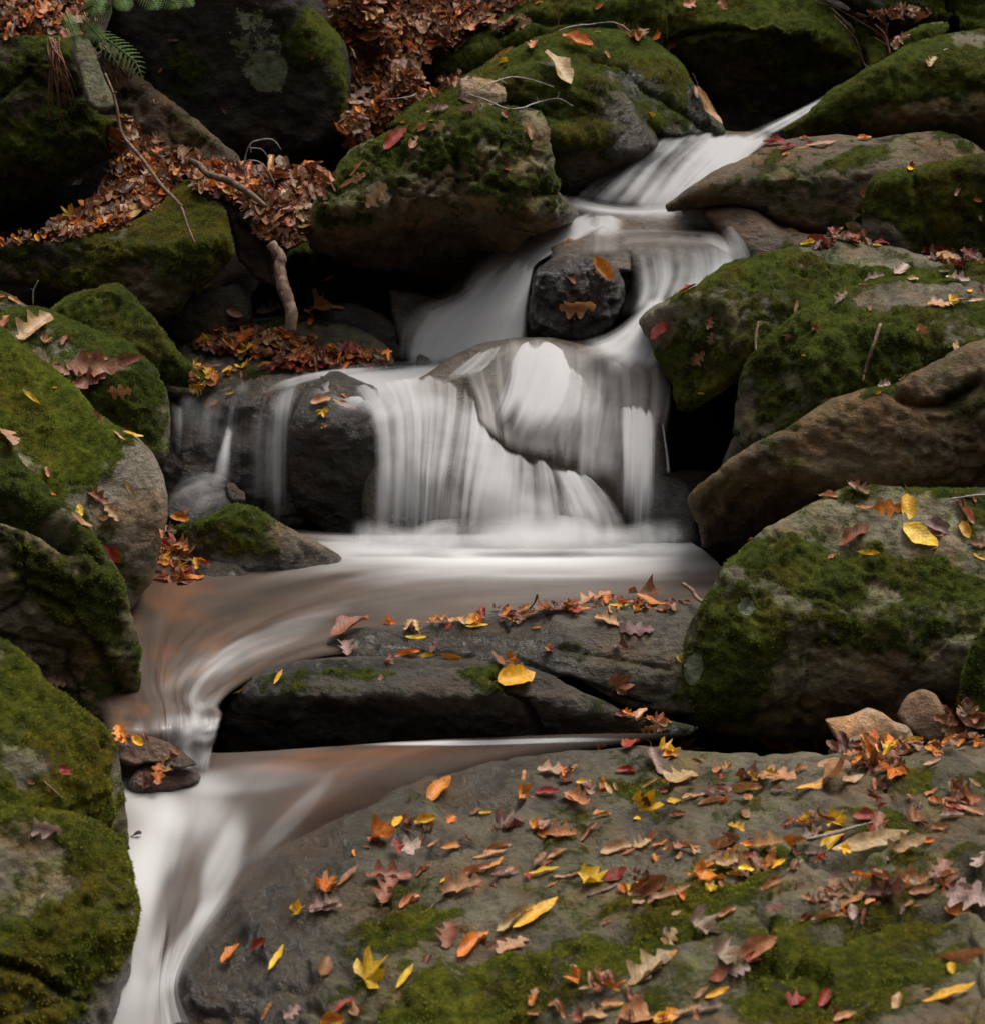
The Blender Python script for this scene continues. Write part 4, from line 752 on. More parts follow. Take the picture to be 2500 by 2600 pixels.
# lower stream down to the bottom edge
flow('stream_water', [
    [(200, 1850, -.335), (190, 1950, -.33), (190, 2100, -.31), (200, 2250, -.28), (200, 2380, -.25), (170, 2500, -.2), (120, 2640, -.13), (80, 2800, -.05)],
    [(420, 1900, -.335), (400, 1970, -.33), (420, 2100, -.31), (400, 2250, -.28), (390, 2380, -.24), (370, 2500, -.19), (350, 2640, -.12), (330, 2800, -.04)],
    [(580, 1910, -.335), (530, 1970, -.33), (500, 2080, -.31), (460, 2230, -.28), (430, 2380, -.24), (410, 2500, -.19), (420, 2640, -.12), (440, 2800, -.04)],
    [(900, 1890, -.335), (760, 1960, -.33), (640, 2080, -.312), (560, 2220, -.285), (490, 2370, -.245), (440, 2500, -.19), (470, 2640, -.12), (520, 2800, -.04)],
    [(1300, 1870, -.335), (1050, 1940, -.33), (840, 2060, -.318), (690, 2200, -.295), (545, 2350, -.255), (455, 2500, -.195), (510, 2640, -.125), (580, 2800, -.04)],
    [(1850, 1860, -.335), (1400, 1935, -.332), (1040, 2050, -.325), (860, 2220, -.305), (640, 2370, -.262), (490, 2500, -.20), (570, 2640, -.13), (640, 2800, -.04)]],
    foam=[0] * 6, nu=120, nv=200, mat=M_POOL, fade=(0, .42, 0, 0), amp=.010, usc=.42, sc=2,
    foamf=lambda X, Y, f: .04 + blob(X, Y, (350, 2080, 110, 260, 4, .29)) + blob(X, Y, (430, 2010, 220, 100, -20, .18)) + blob(X, Y, (500, 2130, 120, 120, -40, .15)) + blob(X, Y, (330, 2360, 70, 280, -10, .31)) + blob(X, Y, (380, 2600, 170, 180, 0, .28)) + blob(X, Y, (560, 2210, 45, 150, -22, .26)) + blob(X, Y, (480, 2400, 42, 160, -35, .30)) + blob(X, Y, (650, 1975, 190, 40, 5, .18)) + blob(X, Y, (740, 2080, 150, 26, 45, .22)) + blob(X, Y, (850, 2180, 120, 16, 50, .18)) + blob(X, Y, (1250, 1885, 300, 7, 1, .8)) - blob(X, Y, (450, 2290, 60, 130, -25, .15)),
    warmf=lambda X, Y: blob(X, Y, (1000, 1930, 450, 50, 0, .75)) + blob(X, Y, (800, 2120, 220, 120, 30, .35)))

# highest chute and top pool
flow('waterfall', [[(2120, 225, 8.05), (2050, 262, 7.95), (1980, 296, 7.85), (1900, 330, 7.7), (1840, 350, 7.6)], [(2105, 245, 8.0), (2040, 282, 7.9), (1975, 318, 7.8), (1915, 350, 7.65), (1860, 372, 7.55)],
    [(2085, 268, 7.95), (2030, 305, 7.85), (1985, 335, 7.75), (1930, 368, 7.6), (1880, 392, 7.5)]], foam=[.35, .75, .3], nu=24, fade=(.4, .4, .15, .2), sc=1)
flow('waterfall', [
    [(1650, 345, 7.62), (1590, 400, 7.55), (1530, 435, 7.45), (1480, 470, 7.4), (1440, 505, 7.38)], [(1700, 342, 7.62), (1650, 385, 7.55), (1600, 430, 7.45), (1550, 480, 7.38), (1510, 520, 7.36)],
    [(1770, 338, 7.62), (1740, 370, 7.55), (1690, 415, 7.45), (1640, 480, 7.38), (1600, 530, 7.34)], [(1840, 336, 7.6), (1810, 370, 7.52), (1760, 420, 7.43), (1710, 480, 7.36), (1670, 540, 7.32)],
    [(1910, 340, 7.58), (1880, 380, 7.5), (1820, 430, 7.4), (1760, 480, 7.34), (1710, 540, 7.3)], [(1990, 335, 7.55), (1940, 375, 7.42), (1890, 420, 7.32), (1810, 470, 7.27), (1740, 535, 7.25)]],
    foam=[.2, .4, .66, .85, .95, .9], nu=80, fade=(.2, .1, .1, .12), sc=2)
# white band across
flow('waterfall', [
    [(1405, 478, 7.42), (1460, 492, 7.36), (1520, 508, 7.3), (1600, 518, 7.26), (1690, 514, 7.24), (1770, 518, 7.22), (1850, 538, 7.18), (1900, 580, 7.1), (1925, 650, 7.0)],
    [(1405, 500, 7.38), (1465, 512, 7.33), (1530, 526, 7.27), (1610, 534, 7.23), (1700, 532, 7.2), (1780, 536, 7.18), (1845, 556, 7.14), (1882, 600, 7.06), (1900, 665, 6.97)],
    [(1400, 530, 7.34), (1465, 535, 7.3), (1530, 545, 7.24), (1610, 552, 7.2), (1700, 552, 7.17), (1780, 558, 7.14), (1830, 578, 7.1), (1860, 620, 7.02), (1870, 680, 6.94)],
    [(1390, 570, 7.3), (1465, 565, 7.26), (1540, 572, 7.2), (1620, 578, 7.17), (1700, 576, 7.14), (1770, 582, 7.1), (1810, 600, 7.06), (1832, 640, 7.0), (1840, 700, 6.9)]], foam=[.6, 1.05, .65, .25], nu=50, nv=120, fade=(.4, .5, .12, .25), sc=3, amp=.01)
flow('waterfall', [[(1480, 540, 7.22), (1478, 570, 7.19), (1470, 610, 7.12)], [(1540, 545, 7.2), (1538, 570, 7.17), (1532, 612, 7.1)], [(1600, 552, 7.19), (1602, 575, 7.16), (1602, 615, 7.09)]], foam=[.4, .7, .3], nu=40, nv=30, fade=(.25, .25, .2, .3), sc=31, amp=.008, usc=1.5)
flow('waterfall', [[(1440, 575, 7.14), (1440, 620, 7.02), (1430, 660, 6.93)], [(1560, 585, 7.1), (1560, 615, 7.02), (1560, 650, 6.93)], [(1680, 585, 7.08), (1680, 620, 7.0), (1660, 660, 6.9)], [(1780, 590, 7.06), (1790, 640, 6.95), (1780, 700, 6.86)]], foam=[.7, .6, .6, .6], nu=60, nv=40, fade=(.25, .25, .3, .35), sc=32, amp=.004, warmf=lambda X, Y: X * 0 + 1)
flow('waterfall', [[(1500, 585, 7.09), (1560, 575, 7.12), (1640, 572, 7.12), (1720, 575, 7.1), (1800, 585, 7.06), (1880, 600, 7.0)], [(1560, 620, 7.0), (1600, 608, 7.02), (1670, 605, 7.02), (1740, 608, 6.99), (1810, 615, 6.96), (1890, 635, 6.92)], [(1590, 660, 6.93), (1630, 648, 6.94), (1690, 645, 6.93), (1750, 648, 6.91), (1810, 655, 6.88), (1880, 670, 6.84)]],
    foam=[.75, .7, .6], nu=40, nv=100, fade=(.35, .5, .2, .2), sc=34, amp=.004, warmf=lambda X, Y: X * 0 + 1)
# left branch
flow('waterfall', [
    [(1440, 500, 7.3), (1380, 540, 7.27), (1310, 585, 7.22), (1250, 625, 7.17), (1200, 680, 7.08), (1160, 745, 7.0)], [(1470, 520, 7.25), (1410, 560, 7.22), (1350, 605, 7.17), (1290, 650, 7.1), (1235, 715, 7.02), (1180, 790, 6.96)],
    [(1520, 545, 7.22), (1460, 585, 7.17), (1400, 620, 7.1), (1350, 655, 7.04), (1300, 710, 6.97), (1260, 790, 6.92)], [(1580, 560, 7.18), (1510, 595, 7.12), (1450, 625, 7.05), (1400, 648, 7.0), (1365, 670, 6.94), (1345, 720, 6.9)]],
    foam=[.6, 1., 1.1, .65], nu=60, fade=(.3, .18, .1, .2), sc=4)
flow('waterfall', [
    [(1270, 650, 7.05), (1150, 742, 6.94), (1060, 768, 6.89), (1020, 830, 6.87), (1010, 915, 6.86)], [(1290, 652, 7.06), (1205, 745, 6.95), (1130, 800, 6.9), (1080, 860, 6.88), (1060, 930, 6.86)],
    [(1312, 655, 7.02), (1260, 725, 6.93), (1210, 800, 6.87), (1175, 870, 6.84), (1150, 935, 6.82)], [(1335, 662, 6.98), (1310, 720, 6.9), (1280, 790, 6.84), (1260, 850, 6.81), (1240, 915, 6.78)], [(1356, 672, 6.94), (1348, 720, 6.88), (1340, 780, 6.82), (1338, 830, 6.79), (1335, 885, 6.76)]],
    foam=[.9, 1., 1.2, 1.3, 1.1], nu=80, fade=(.25, .05, .12, .12), amp=.012, sc=5)
# right branch over the smooth rock
flow('waterfall', [
    [(1570, 610, 7.05), (1590, 650, 6.98), (1605, 700, 6.92), (1610, 750, 6.87), (1590, 800, 6.82)], [(1640, 600, 7.04), (1655, 640, 6.97), (1665, 700, 6.9), (1660, 740, 6.86), (1640, 790, 6.8)], [(1700, 590, 7.03), (1715, 640, 6.96), (1720, 690, 6.9), (1705, 735, 6.85), (1680, 780, 6.79)],
    [(1750, 585, 7.02), (1768, 640, 6.94), (1775, 690, 6.88), (1760, 730, 6.83), (1720, 775, 6.78)], [(1810, 582, 7.0), (1835, 630, 6.92), (1840, 680, 6.86), (1810, 720, 6.81), (1760, 765, 6.76)], [(1860, 575, 6.98), (1895, 620, 6.9), (1905, 660, 6.84), (1870, 700, 6.79), (1810, 740, 6.74)]],
    foam=[.3, .62, .45, .72, .8, .85], nu=90, fade=(.12, .2, .25, .15), amp=.014, sc=6)
flow('waterfall', [
    [(1640, 745, 6.85), (1608, 790, 6.75), (1560, 832, 6.68), (1500, 858, 6.62), (1420, 866, 6.6)], [(1690, 750, 6.8), (1650, 800, 6.7), (1605, 850, 6.6), (1560, 885, 6.53), (1490, 900, 6.48)],
    [(1760, 735, 6.78), (1700, 795, 6.66), (1655, 860, 6.55), (1620, 920, 6.45), (1580, 985, 6.38)], [(1860, 680, 6.78), (1770, 760, 6.66), (1705, 850, 6.52), (1680, 930, 6.42), (1680, 1020, 6.34)]],
    foam=[.6, .9, .9, .55], nu=70, fade=(.2, .2, .1, .25), sc=7,
    foamf=lambda X, Y, f: f - blob(X, Y, (1640, 980, 130, 60, 0, .45)) - blob(X, Y, (1440, 880, 80, 40, 0, .35)))
# bright shelf of water feeding the main curtain
flow('waterfall', [
    [(1240, 900, 6.85), (1120, 912, 6.82), (1000, 918, 6.75), (900, 925, 6.65), (820, 940, 6.58), (740, 965, 6.52)], [(1200, 925, 6.78), (1100, 940, 6.72), (1000, 950, 6.63), (920, 958, 6.55), (850, 975, 6.48), (790, 1000, 6.42)],
    [(1150, 945, 6.68), (1090, 965, 6.6), (1020, 985, 6.5), (960, 1005, 6.42), (910, 1030, 6.36), (880, 1060, 6.31)], [(1110, 950, 6.6), (1090, 985, 6.5), (1060, 1020, 6.42), (1020, 1050, 6.36), (980, 1070, 6.31), (950, 1090, 6.28)]],
    foam=[.55, 1., .85, .6], nu=60, fade=(.25, .2, .12, .35), sc=8)
# main curtain
flow('waterfall', [
    [(880, 985, 6.36), (915, 1030, 6.3), (938, 1080, 6.22), (945, 1200, 6.14), (943, 1392, 6.1)], [(950, 975, 6.36), (985, 1030, 6.3), (998, 1085, 6.22), (1000, 1200, 6.12), (998, 1392, 6.07)], [(1030, 965, 6.38), (1050, 1020, 6.3), (1058, 1090, 6.2), (1056, 1200, 6.1), (1052, 1392, 6.05)],
    [(1100, 955, 6.42), (1105, 1020, 6.3), (1100, 1100, 6.2), (1088, 1220, 6.08), (1080, 1392, 6.04)], [(1165, 968, 6.4), (1160, 1035, 6.28), (1148, 1120, 6.17), (1130, 1240, 6.07), (1118, 1392, 6.03)], [(1200, 1005, 6.36), (1194, 1075, 6.24), (1183, 1155, 6.14), (1168, 1255, 6.06), (1158, 1392, 6.02)],
    [(1243, 1105, 6.22), (1236, 1160, 6.15), (1226, 1220, 6.09), (1214, 1290, 6.05), (1202, 1392, 6.02)], [(1325, 1158, 6.18), (1324, 1205, 6.12), (1320, 1255, 6.08), (1312, 1310, 6.05), (1305, 1392, 6.02)],
    [(1380, 1170, 6.17), (1388, 1215, 6.12), (1394, 1265, 6.08), (1398, 1310, 6.05), (1400, 1392, 6.02)], [(1425, 1190, 6.17), (1445, 1235, 6.12), (1460, 1275, 6.08), (1472, 1315, 6.05), (1482, 1392, 6.02)],
    [(1475, 1205, 6.18), (1505, 1245, 6.13), (1525, 1280, 6.09), (1540, 1320, 6.06), (1552, 1392, 6.03)], [(1520, 1230, 6.2), (1555, 1262, 6.15), (1580, 1292, 6.1), (1600, 1325, 6.07), (1612, 1392, 6.04)]],
    foam=[.28, .62, .68, .58, .52, .55, .72, .74, .64, .58, .6, .35], nu=230, nv=110, fade=(.05, .06, .06, .2), amp=.02, sc=9, scal=.09)
flow('waterfall', [
    [(1120, 950, 6.6), (1160, 960, 6.5), (1190, 1000, 6.42), (1200, 1060, 6.33)], [(1200, 900, 6.62), (1215, 960, 6.5), (1235, 1030, 6.38), (1245, 1100, 6.28)], [(1290, 868, 6.64), (1290, 950, 6.5), (1300, 1050, 6.36), (1310, 1150, 6.22)],
    [(1400, 862, 6.64), (1400, 950, 6.5), (1400, 1060, 6.33), (1400, 1170, 6.2)], [(1500, 880, 6.62), (1500, 970, 6.46), (1490, 1080, 6.3), (1480, 1200, 6.19)], [(1590, 900, 6.56), (1590, 1000, 6.4), (1570, 1110, 6.24), (1540, 1240, 6.13)], [(1690, 930, 6.5), (1690, 1030, 6.34), (1690, 1150, 6.2), (1690, 1330, 6.08)]],
    foam=[.6, .62, .66, .7, .66, .6, .6], nu=120, nv=80, fade=(.15, .12, .12, .15), amp=.003, sc=21, warmf=lambda X, Y: X * 0 + .65)
# mist thrown up along the foot
flow('waterfall', [[(x, 1312 + 10 * math.sin(x * .013), 6.04), (x + 3, 1345, 5.99), (x + 3, 1375, 5.955), (x, 1412, 5.92)] for x in (840, 950, 1080, 1220, 1360, 1480, 1600, 1700, 1790)],
    foam=[.3, .62, .7, .72, .75, .72, .66, .5, .25], nu=160, nv=40, fade=(.1, .1, .55, .5), amp=.006, usc=.35, sc=33)
# crown of the dome: bright fans
flow('waterfall', [
    [(1300, 905, 6.52), (1290, 935, 6.48), (1280, 970, 6.43), (1265, 1005, 6.38), (1250, 1040, 6.33)], [(1325, 876, 6.56), (1305, 920, 6.49), (1300, 965, 6.42), (1285, 1020, 6.35), (1265, 1070, 6.28)], [(1363, 864, 6.56), (1345, 910, 6.48), (1325, 965, 6.4), (1310, 1025, 6.32), (1285, 1090, 6.24)],
    [(1405, 876, 6.54), (1395, 920, 6.46), (1375, 975, 6.38), (1345, 1040, 6.3), (1310, 1110, 6.22)], [(1442, 902, 6.5), (1435, 945, 6.43), (1420, 995, 6.35), (1385, 1060, 6.27), (1350, 1130, 6.2)], [(1470, 935, 6.45), (1470, 975, 6.38), (1462, 1025, 6.3), (1435, 1090, 6.23), (1410, 1150, 6.17)],
    [(1495, 985, 6.38), (1496, 1025, 6.32), (1488, 1070, 6.26), (1470, 1120, 6.2), (1455, 1180, 6.15)]],
    foam=[.5, .95, 1., .95, .85, .7, .45], nu=110, fade=(.2, .15, .07, .32), amp=.012, sc=10, scal=.2, foamf=lambda X, Y, f: f * (1 - .28 * smooth(990, 1120, Y)))
flow('waterfall', [
    [(1215, 897, 6.62), (1180, 922, 6.57), (1150, 945, 6.52), (1125, 970, 6.47)], [(1245, 882, 6.62), (1220, 915, 6.55), (1190, 940, 6.5), (1160, 965, 6.45)], [(1278, 872, 6.6), (1262, 900, 6.54), (1240, 930, 6.48), (1200, 958, 6.42)]],
    foam=[.55, .7, .75], nu=40, nv=50, fade=(.2, .15, .12, .35), amp=.01, sc=11)
# strands right of the dome
flow('waterfall', [
    [(1480, 985, 6.38), (1470, 1060, 6.28), (1465, 1150, 6.2), (1460, 1240, 6.15)], [(1505, 985, 6.36), (1500, 1060, 6.27), (1495, 1150, 6.19), (1490, 1240, 6.14)], [(1560, 1030, 6.3), (1560, 1100, 6.2), (1560, 1200, 6.12), (1562, 1320, 6.07)],
    [(1590, 1034, 6.28), (1588, 1100, 6.18), (1586, 1200, 6.1), (1585, 1330, 6.06)], [(1622, 1026, 6.26), (1622, 1100, 6.17), (1620, 1220, 6.09), (1618, 1360, 6.05)], [(1648, 1028, 6.26), (1652, 1100, 6.17), (1652, 1220, 6.09), (1648, 1360, 6.05)], [(1672, 1040, 6.26), (1674, 1120, 6.17), (1668, 1240, 6.09), (1664, 1350, 6.05)]],
    foam=[.45, .3, .12, .6, .95, .8, .1], nu=90, fade=(.1, .15, .08, .3), amp=.012, usc=1.4, sc=12, scal=.15)
flow('waterfall', [[(1520, 905, 6.5), (1530, 960, 6.42), (1545, 1030, 6.31), (1550, 1090, 6.22)], [(1590, 900, 6.47), (1600, 960, 6.4), (1602, 1030, 6.29), (1602, 1100, 6.2)], [(1660, 910, 6.44), (1665, 970, 6.37), (1660, 1035, 6.27), (1656, 1100, 6.19)], [(1705, 940, 6.42), (1705, 985, 6.36), (1700, 1040, 6.27), (1690, 1095, 6.2)]], foam=[.6, .75, .75, .6], nu=60, fade=(.3, .3, .25, .4), amp=.004, sc=22, warmf=lambda X, Y: X * 0 + 1)
flow('waterfall', [[(1676, 1065, 6.24), (1682, 1110, 6.2), (1688, 1160, 6.17), (1690, 1205, 6.15)], [(1684, 1065, 6.24), (1690, 1110, 6.2), (1697, 1160, 6.17), (1702, 1205, 6.15)]], foam=[.6, .6], nu=10, nv=40, fade=(.4, .4, .1, .1), amp=0, sc=13)
# thin films and a trickle on the left ledge
flow('waterfall', [[(450, 1000, 6.58), (440, 1060, 6.5), (435, 1140, 6.45), (432, 1240, 6.42)], [(530, 980, 6.6), (500, 1040, 6.5), (490, 1130, 6.44), (485, 1240, 6.41)], [(610, 965, 6.62), (575, 1030, 6.5), (560, 1120, 6.43), (555, 1250, 6.4)],
    [(680, 958, 6.62), (650, 1020, 6.49), (635, 1120, 6.42), (630, 1320, 6.38)], [(740, 950, 6.6), (715, 1010, 6.47), (705, 1110, 6.41), (705, 1340, 6.37)], [(790, 945, 6.58), (765, 1000, 6.46), (745, 1090, 6.4), (735, 1340, 6.36)]],
    foam=[.10, .2, .27, .17, .30, .12], nu=120, fade=(.1, .1, .12, .12), amp=.008, sc=14)
flow('waterfall', [[(575, 1080, 6.46), (562, 1120, 6.43), (545, 1170, 6.4), (530, 1235, 6.36)], [(585, 1082, 6.45), (576, 1120, 6.42), (566, 1170, 6.38), (556, 1235, 6.35)], [(596, 1085, 6.45), (592, 1120, 6.42), (590, 1170, 6.38), (585, 1240, 6.35)]], foam=[.6, 1.1, .8], nu=20, fade=(.45, .45, .15, .2), sc=15)
flow('waterfall', [[(430, 1020, 6.5), (435, 1100, 6.45), (430, 1180, 6.42)], [(470, 1030, 6.5), (468, 1100, 6.45), (462, 1180, 6.42)]], foam=[.16, .2], nu=20, fade=(.2, .3, .1, .3), sc=16)
flow('waterfall', [[(570, 1205, 6.3), (510, 1198, 6.27), (460, 1215, 6.25), (425, 1260, 6.23)], [(590, 1230, 6.27), (530, 1235, 6.2), (480, 1260, 6.18), (450, 1300, 6.18)], [(620, 1270, 6.24), (560, 1280, 6.17), (520, 1300, 6.14), (490, 1335, 6.14)]], foam=[.42, .3, .3], nu=40, nv=50, fade=(.25, .25, .2, .2), sc=17)
# spreading flow down to the dark glistening rock
flow('waterfall', [[(960, 930, 6.7), (880, 935, 6.62), (800, 945, 6.56), (740, 958, 6.6), (680, 975, 6.62)], [(940, 950, 6.62), (870, 955, 6.55), (800, 968, 6.5), (740, 985, 6.52), (660, 1010, 6.54)]], foam=[.9, .4], nu=24, fade=(.3, .4, .2, .3), sc=18)
# ------------------------------------------------------------------ leaves
def halfw(kind, t):
    if kind == 'oak': w = .33 * math.sin(math.pi * t ** .8) ** .6 * (.68 + .34 * math.cos(t * math.pi * 6.4 + .7)) + .015
    elif kind == 'beech': w = .25 * math.sin(math.pi * t ** .9) ** .8
    elif kind == 'lance': w = .115 * math.sin(math.pi * t) ** .75 * (1 + .05 * math.cos(t * 55))
    elif kind == 'curl': w = .21 * math.sin(math.pi * t ** .95) ** .7 * (1 + .06 * math.cos(t * 50))
    else: w = 0
    return max(w, .004)
def leaf_mesh(kind, seed, bend=None, fold=None):
    r = random.Random(seed); V = []; Fs = []; UV = []
    bend = r.uniform(-.7, 1.3) if bend is None else bend; fold = r.uniform(.1, 1.1) if fold is None else fold
    tw = r.uniform(-.5, .5); wv = r.uniform(0, 6.28)
    if kind == 'curl': fold = r.uniform(1.3, 2.4); bend = r.uniform(-.3, .7)
    def warp(x, y, z=0.):
        # x along, y across; fold the sides up about the midrib, bend the length, ripple the rim
        a = fold * min(1.6, abs(y) / .16) * .5; z += abs(y) * math.sin(a); y = y * math.cos(a)
        z += .03 * math.sin(9 * x + wv) * min(1, abs(y) * 8) + .02 * math.sin(17 * x + wv * 2) * (1 if y > 0 else -1) * min(1, abs(y) * 6)
        z += bend * .35 * x * x; x = x * (1 - .12 * abs(bend))
        c, s = math.cos(tw * x), math.sin(tw * x)
        return (x, y * c - z * s, y * s + z * c)
    if kind == 'maple':
        # five pointed lobes round a palm
        ang = [-125, -100, -78, -62, -48, -36, -22, -10, 0, 10, 22, 36, 48, 62, 78, 100, 125]
        rad = [.24, .36, .46, .32, .44, .58, .36, .50, .64, .50, .36, .58, .44, .32, .46, .36, .24]
        rad = [q * r.uniform(.88, 1.12) for q in rad]
        V.append(warp(-.05, 0)); UV.append((0, .4))
        for ring in (.45, 1.):
            for a_, q in zip(ang, rad):
                b_ = q if ring == 1 else min(q, .3) * .75
                x, y = b_ * math.cos(math.radians(a_)), b_ * math.sin(math.radians(a_))
                px, py, pz = warp(x * .95, y); pz += .05 * math.sin(a_ * .09 + wv) * ring * 2
                V.append((px, py, pz)); UV.append((y, x + .4))
        n = len(ang)
        for i in range(n - 1):
            Fs.append((0, 1 + i, 2 + i)); Fs.append((1 + i, 1 + n + i, 2 + n + i, 2 + i))
        stem0 = (-.08, 0, 0)
    else:
        N = 22 if kind == 'oak' else 12
        for i in range(N + 1):
            t = i / N; w = halfw(kind, t) * r.uniform(.92, 1.08)
            w2 = halfw(kind, t) * r.uniform(.88, 1.1)
            for q, (yy) in enumerate((-w, -w * .5, 0, w2 * .5, w2)):
                V.append(warp(t - .5, yy)); UV.append((yy, t))
            if i:
                b = (i - 1) * 5
                for q in range(4): Fs.append((b + q, b + q + 1, b + q + 6, b + q + 5))
        stem0 = (-.5, 0, 0)
    S = []; SF = []; p = warp(stem0[0], 0)
    for i in range(5):
        s = i / 4; c = (p[0] - s * .26, p[1] + .05 * s * s * r.choice((-1, 1)), p[2] + .04 * math.sin(s * 3)); rr = .011 * (1 - .3 * s)
        for k in range(3): a = k * 2.094; S.append((c[0], c[1] + rr * math.cos(a), c[2] + rr * math.sin(a)))
        if i:
            b = (i - 1) * 3
            for k in range(3): SF.append((b + k, b + (k + 1) % 3, b + 3 + (k + 1) % 3, b + 3 + k))
    return np.array(V), Fs, np.array(UV), np.array(S), SF
def mk(name, V, Fs, UV, mat):
    me = bpy.data.meshes.new(name); me.from_pydata(V.tolist(), [], Fs)
    for p in me.polygons: p.use_smooth = True
    if UV is not None:
        ul = me.uv_layers.new(name='UVMap')
        for l in me.loops: ul.data[l.index].uv = UV[l.vertex_index]
    me.materials.append(mat); return me
KINDS = {'o': 'oak', 'b': 'beech', 'l': 'lance', 'c': 'curl', 'm': 'maple'}
LM = {}
for kd in KINDS.values():
    for s_ in range(5):
        q = leaf_mesh(kd, s_ * 7 + len(kd)); LM[kd, s_] = (mk('leaf', q[0], q[1], q[2], M_LEAF), mk('stem', q[3], q[4], None, M_STEM), q)
LCOL = {'y': (.75, .42, .02), 'o': (.62, .19, .02), 'r': (.30, .035, .015), 's': (.50, .215, .09), 't': (.46, .27, .13), 'n': (.26, .12, .065), 'u': (.26, .095, .04), 'm': (.30, .19, .14), 'w': (.50, .37, .27), 'd': (.14, .05, .035)}
CNAME = {'y': 'yellow', 'o': 'orange', 'r': 'red', 's': 'salmon', 't': 'tan', 'n': 'brown', 'u': 'rust', 'm': 'mauve', 'w': 'pale', 'd': 'maroon'}
KNAME = {'oak': 'oak leaf', 'beech': 'oval leaf', 'lance': 'narrow leaf', 'curl': 'rolled leaf', 'maple': 'maple leaf'}
ORI = {'A': (0, 0), 'B': (800, 0), 'C': (1600, 0), 'D': (0, 800), 'E': (800, 800), 'F': (1600, 800), 'G': (0, 1700), 'H': (800, 1700), 'I': (1600, 1700)}
